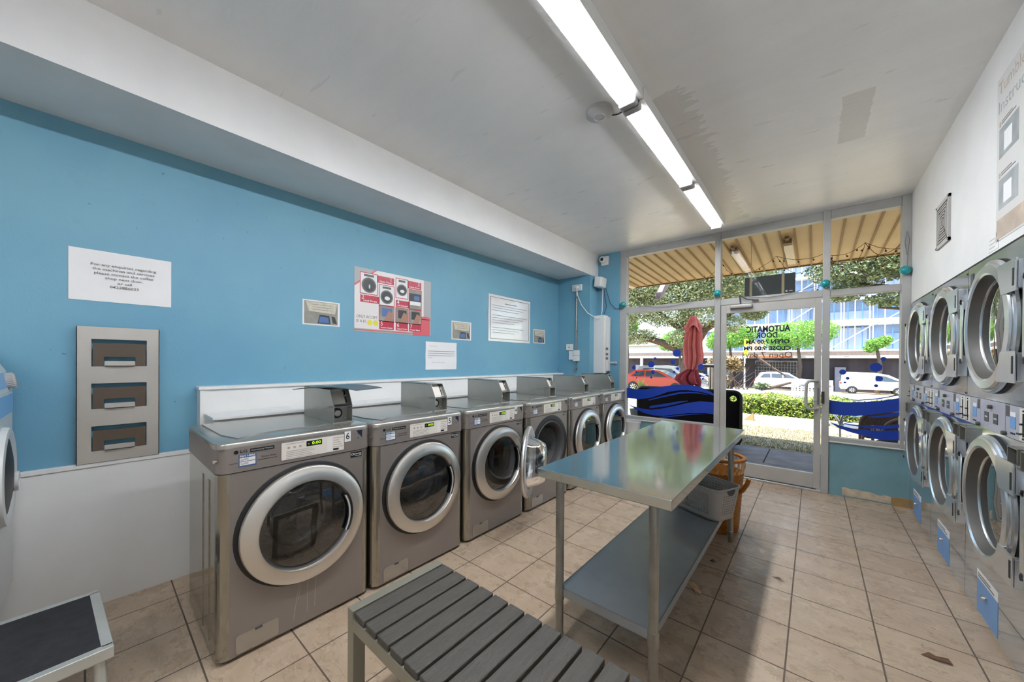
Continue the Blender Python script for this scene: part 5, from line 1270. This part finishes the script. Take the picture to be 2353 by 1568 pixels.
o = thing('roadside_log', 'grey fallen log lying on the road verge in front of the white wagon', 'log', (-2.6, 38.5, gz(38.5)))
b = MB(); b.tube([(-1.0, 0, .12), (0, 0, .35), (1.3, 0, .85)], [.16, .14, .08], 8); b.build('wood', M_bark, o)
b = MB(); leaves(b, (-.9, -.1, .35), (.7, .4, .4), 260, .12, .2); b.build('leafy_end', M_dk, o, smooth=0)

# ------------------------------------------------------------------ street
def car(name, lab, x, y, prof, belt, roof, L_, m, wheels=(.8, 3.55), hw=.88, wins=(), group='parked vehicles'):
    o = thing(name, lab, 'vehicle', (x, y, gz(y)), 0, group)
    b = MB(); M = frame((0, hw, 0), (1, 0, 0), (0, 0, 1), (0, -1, 0)); b.prism(prof, M, 2 * hw); bo = b.build('body', m, o, smooth=25)
    md = bo.modifiers.new('b', 'BEVEL'); md.width = .06; md.segments = 3; md.limit_method = 'ANGLE'
    zb, zt = belt; w = lambda z: hw * .97 - (hw * .26) * (z - zb) / (zt - zb)
    b = MB(); n = len(roof)
    for x_, z_ in roof: b.v += [Vector((x_, -w(z_), z_)), Vector((x_, w(z_), z_))]
    b.f += [tuple(2 * i for i in range(n)), tuple(2 * i + 1 for i in range(n - 1, -1, -1))] + [(2 * i, 2 * i + 1, 2 * ((i + 1) % n) + 1, 2 * ((i + 1) % n)) for i in range(n)]; b.fm = [0] * len(b.f)
    b.build('cabin_roof', m, o, smooth=25)
    for po in wins:
        b = MB(); v = [(x_, -w(z_) - .012, z_) for x_, z_ in po]; b.add(v + [(x_, y_ + .01, z_) for x_, y_, z_ in v], [tuple(range(len(v)))]); b.build('side_window', M_carglass, o, smooth=0)
    fr_ = [p for p in roof]; 
    b = MB(); a, c = roof[-1], roof[-2]
    for e0, e1 in ((roof[0], roof[1]), (roof[-1], roof[-2])):
        d = Vector((e0[1] - e1[1], 0, e1[0] - e0[0])).normalized() * .012
        if (e0[0] < L_ / 2) == (d.x > 0): d = -d
        p0, p1 = Vector((e0[0], 0, e0[1])).lerp(Vector((e1[0], 0, e1[1])), .08), Vector((e0[0], 0, e0[1])).lerp(Vector((e1[0], 0, e1[1])), .9)
        b.quad(*[Vector((p.x, s * (w(p.z) - .08), p.z)) + d for p, s in ((p0, -1), (p0, 1), (p1, 1), (p1, -1))])
    b.build('windscreen', M_carglass, o, smooth=0)
    for wx in wheels:
        for s in (-1, 1):
            M = frame((wx, s * hw, .33), (1, 0, 0), (0, 0, 1), (0, s, 0) if s > 0 else (0, -1, 0))
            b = MB(); b.lathe([(.2, -.2), (.33, -.2), (.345, -.1), (.345, .0), (.32, .02), (.21, .015)], M, 28); wh = b.build('wheel', M_dark, o)
            b = MB(); b.disc(0, 0, .21, M, .004, .0); b.m = 1
            for k in range(7): a = 2 * PI * k / 7; b.prism([(.03 * math.cos(a + 1.5), .03 * math.sin(a + 1.5)), (.03 * math.cos(a - 1.5), .03 * math.sin(a - 1.5)), (.2 * math.cos(a - .13), .2 * math.sin(a - .13)), (.2 * math.cos(a + .13), .2 * math.sin(a + .13))], M, .006, .012)
            b.build('wheel_hub', [M_dgrey, M_chrome], wh)
    b = MB(); b.box(-.01, .08, -hw - .005, -hw + .12, .82, 1.02); b.build('tail_light', mat('red_lamp', 'b02a2a', .3), o)
    b = MB(); b.box(L_ - .18, L_ + .005, -hw - .005, -hw + .2, .68, .84); b.build('headlight', M_lgrey, o)
    return o
M_carglass = mat('car_glass', '39424a', .08, .0, coat=.5)
M_carw = mat('white_car_paint', 'e6e6e6', .3, coat=.5); M_carr = mat('red_car_paint', 'c23a26', .3, coat=.6); M_cargr = mat('grey_car_paint', '8e9094', .3, .3, coat=.5); M_cars = mat('silver_car_paint', 'b9bcc2', .3, .4, coat=.5)
suv = [(.0, .35), (4.65, .35), (4.68, .7), (4.55, .95), (3.6, 1.12), (.15, 1.12), (.02, 1.0), (-.03, .6)]
car('white_wagon', 'white station wagon parked across the street behind the fallen log', -4.45, 43, suv, (1.08, 1.72), [(3.55, 1.08), (2.65, 1.66), (1.9, 1.74), (.9, 1.72), (.45, 1.66), (.1, 1.08)], 4.65, M_carw, (.85, 3.75), wins=([(.45, 1.18), (.75, 1.55), (1.25, 1.58), (1.3, 1.18)], [(1.38, 1.18), (1.36, 1.58), (2.2, 1.58), (2.2, 1.18)], [(2.28, 1.18), (2.28, 1.58), (2.6, 1.55), (3.2, 1.18)]))
van = [(0, .38), (4.4, .38), (4.42, .7), (4.3, .9), (3.75, 1.06), (.0, 1.06), (-.04, .6)]
car('white_van', 'white delivery van parked across the street beyond the dryer-side window', 1.8, 43.3, van, (1.0, 1.84), [(4.05, 1.0), (2.95, 1.66), (2.2, 1.82), (.5, 1.86), (.12, 1.8), (.0, 1.0)], 4.4, M_carw, (.75, 3.5), wins=([(2.15, 1.12), (2.17, 1.62), (2.75, 1.56), (3.65, 1.12)],))
hat = [(0, .32), (4.4, .32), (4.42, .62), (4.25, .85), (3.3, .98), (.2, 1.0), (.0, .85)]
car('red_car', 'orange-red car parked beyond the spiky yucca', -9.9, 24, hat, (.94, 1.46), [(3.3, .94), (2.45, 1.4), (1.7, 1.47), (.9, 1.42), (.15, .96)], 4.4, M_carr, (.8, 3.45), wins=([(.65, 1.02), (1.0, 1.34), (1.5, 1.37), (1.5, 1.02)], [(1.58, 1.02), (1.58, 1.38), (2.3, 1.33), (2.95, 1.02)]))
car('grey_wagon', 'grey estate car parked behind the orange-red car', -10.4, 27.2, suv, (1.08, 1.80), [(3.7, 1.08), (2.8, 1.74), (2.1, 1.82), (.8, 1.80), (.45, 1.74), (.1, 1.08)], 4.65, M_cargr, (.85, 3.75), wins=([(.45, 1.18), (.75, 1.6), (1.5, 1.64), (1.5, 1.18)], [(1.58, 1.18), (1.58, 1.64), (2.7, 1.6), (3.3, 1.18)]))
car('silver_car', 'silver car half hidden behind the folded red umbrella', -11.6, 42.8, hat, (.94, 1.46), [(3.3, .94), (2.45, 1.4), (1.7, 1.47), (.9, 1.42), (.15, .96)], 4.4, M_cars, (.8, 3.45), wins=([(.65, 1.02), (1.0, 1.34), (1.5, 1.37), (1.5, 1.02)], [(1.58, 1.02), (1.58, 1.38), (2.3, 1.33), (2.95, 1.02)]))
o = thing('street_sign', 'white street post carrying two yellow-green signs beside the fallen branches', 'sign post', (-5.05, 40.5, gz(40.5)))
b = MB(); b.cyl((0, 0, 0), (0, 0, 4.7), .07, n=10); b.build('post', M_applw, o)
M_sg = mat('yellow_green_sign', 'd9dc2e', .5)
for z0, z1 in ((3.15, 4.0), (4.15, 4.8)):
    b = MB(); b.box(-.06, .30, -.09, -.075, z0, z1); b.m = 1
    for k in range(2): b.rect(.0, .24, z0 + .2 + .25 * k, z0 + .26 + .25 * k, FNY((0, -.09, 0)), .002)
    b.build('sign_plate', [M_sg, mat('olive_print', '8b8d2a', .6)], o)
o = thing('wire_fence_panel', 'temporary wire mesh fence panel standing behind the white wagon', 'fence', (-4.6, 46.4, gz(46)))
b = MB()
for k in range(9): b.box(-.2, 3.3, -.01, .01, .4 + .3 * k - .012, .4 + .3 * k + .012)
for k in range(15): b.box(-.2 + .25 * k - .01, -.2 + .25 * k + .01, -.01, .01, .1, 2.85)
b.tube([(-.2, 0, 0), (-.2, 0, 2.9), (3.3, 0, 2.9), (3.3, 0, 0)], .035, 6); b.build('mesh_panel', M_gal, o)
# carport wall with a long white fascia
M_fence = mat('stained_dark_wall', '433c42', .9, var=.35, vscale=1.2, stretch=(1, 1, .3)); M_fascia = mat('white_fascia', 'e3e3e3', .5)
o = thing('carport', 'long dark stained wall with a white carport fascia across the street', 'carport', (-4, 48, gz(48)))
b = MB(); b.box(-36, 30, 0, .3, 0, 3.28); b.build('rear_wall', M_fence, o, smooth=0)
b = MB(); b.box(-36, 30, -.9, .4, 3.28, 3.55); b.build('fascia', M_fascia, o, smooth=0)
b = MB(); b.box(-36, 30, .4, 1.2, 3.4, 4.0); b.build('upper_board', mat('brown_board', '6a5c56', .8, var=.2), o, smooth=0)
for x in (-13.6, -5.6, 4.4, -22):
    b = MB(); b.box(x, x + .3, -.85, -.55, 0, 3.28); b.build('post', M_fascia, o, smooth=0)
for x, w_ in ((5.6, .8), (-9.0, .7), (-14.4, 1.2), (-21.4, 1.1), (-4.3, 1.1)):
    b = MB(); b.box(x, x + w_, -.35, -.02, 0, 2.4); b.build('grey_cabinet', mat('cabinet_grey', '8d8b96', .7), o, smooth=0)
b = MB()
for x in (3.0, 6.2, 10.5, -7, -12, -18.5): b.box(x, x + .4, -.905, -.89, 3.38, 3.43)
b.build('fascia_vent', M_dgrey, o, smooth=0)
b = MB(); b.box(-1.5, 2.3, -.93, -.91, 3.32, 3.52); b.build('orange_banner', mat('orange_banner', 'd9622a', .6), o, smooth=0)
# houses behind the carport on the umbrella side
o = thing('low_house', 'low white roofed house behind the carport on the umbrella side', 'house', (-19, 56, gz(56)))
b = MB(); b.box(-12, 4, 0, 8, 0, 5.6); b.build('walls', M_fascia, o, smooth=0)
b = MB(); b.prism([(-12.5, 5.6), (4.5, 5.6), (-1, 7.6), (-7, 7.6)], FNY((0, 8.5, 0)), 9); b.build('roof', mat('pale_roof', 'c3c0bb', .7), o, smooth=0)
# apartment block wrapped in scaffolding
M_mesh = mat('scaffold_mesh_blue', '8fa6c8', .8, var=.2, vscale=.35); M_mesh2 = mat('scaffold_mesh_pale', 'a9b6c8', .8, var=.15, vscale=.4); M_pole = mat('scaffold_pole', '5c86c4', .5, .2); M_tan2 = mat('orange_wrap', 'd6b590', .8)
o = thing('scaffolded_building', 'tall building site wrapped in blue and white scaffold mesh across the street', 'building', (-3, 76, gz(76)))
b = MB(); b.box(-13, 22, 1.2, 14, 0, 27); b.build('block_wall', M_mesh, o, smooth=0)
lv = [5.6, 9.6, 13.6, 17.6, 21.6, 25.6]
for i, z in enumerate(lv):
    b = MB(); b.box(-13.2, 22.2, -.4, 1.2, z, z + .3); b.build('deck', M_fascia, o, smooth=0)
random.seed(21)
for k in range(44):
    x = -13 + .8 * k; b = MB(); b.cyl((x, -.3, 0), (x, -.3, 27), .07, n=6); 
    if k % 4 == 0: b.cyl((x + .35, -.3, 0), (x + .35, -.3, 27), .07, n=6)
    b.build('scaffold_pole', M_pole if k % 2 else M_fascia, o)
for i, z in enumerate(lv):
    for k in range(6):
        if random.random() < .6:
            x = -13 + 5.8 * k; b = MB(); b.tube([(x, -.45, z), (x + 5.2, -.45, z + 3.9)], .07, 5); b.build('diagonal_brace', M_fascia, o)
    for k in range(6):
        if random.random() < .75:
            x = -12.8 + 5.8 * k + random.uniform(0, .8); w_ = random.uniform(2.4, 5.2); z1 = random.uniform(1.6, 3.6); b = MB(); b.box(x, x + w_, .85, .95, z + .3, z + .3 + z1); b.build('mesh_sheet', random.choice([M_mesh2, M_mesh2, M_tan2, M_mesh]), o, smooth=0)
for k in range(8):
    x = -11 + 4.1 * k; z = lv[(k * 2) % 4] + 1.4; b = MB(); b.box(x, x + 1.4, 1.1, 1.3, z, z + 1.6); b.build('window_opening', mat('dull_blue_window', '7e93b4', .4), o, smooth=0)
b = MB(); b.box(-13, 22, -.6, -.4, 9.9, 10.5); b.m = 1
for k in range(30): b.box(-13 + 1.17 * k, -12.4 + 1.17 * k, -.62, -.59, 9.9, 10.5)
b.build('guard_strip', [M_fascia, M_tan2], o, smooth=0)
# ------------------------------------------------------------------ daylight and exposure
w = bpy.data.worlds.new('sky'); SC.world = w; w.use_nodes = True
nt = w.node_tree; nt.nodes.clear(); out = nt.nodes.new('ShaderNodeOutputWorld'); bg = nt.nodes.new('ShaderNodeBackground')
sk = nt.nodes.new('ShaderNodeTexSky'); sk.sky_type = 'NISHITA'; sk.sun_disc = False; sk.sun_elevation = math.radians(66); sk.sun_rotation = math.radians(190)
sk.air_density = 1.2; sk.dust_density = 1.5
nt.links.new(sk.outputs[0], bg.inputs[0]); bg.inputs[1].default_value = .34; nt.links.new(bg.outputs[0], out.inputs[0])
sl = bpy.data.lights.new('sun', 'SUN'); sl.energy = 7.8; sl.angle = math.radians(.6); sl.color = (1, .96, .9)
so = bpy.data.objects.new('sun', sl); COL.objects.link(so)
d = Vector((.22, .27, -.94)); so.rotation_euler = d.to_track_quat('-Z', 'Y').to_euler()
SC.view_settings.view_transform = 'Standard'; SC.view_settings.look = 'None'; SC.view_settings.gamma = 1; SC.view_settings.exposure = .92
SC.view_settings.use_curve_mapping = False
cy = SC.cycles
cy.max_bounces = 10; cy.diffuse_bounces = 5; cy.glossy_bounces = 5; cy.transmission_bounces = 6; cy.transparent_max_bounces = 16
cy.use_denoising = True; cy.sample_clamp_indirect = 6; cy.caustics_reflective = False; cy.caustics_refractive = False
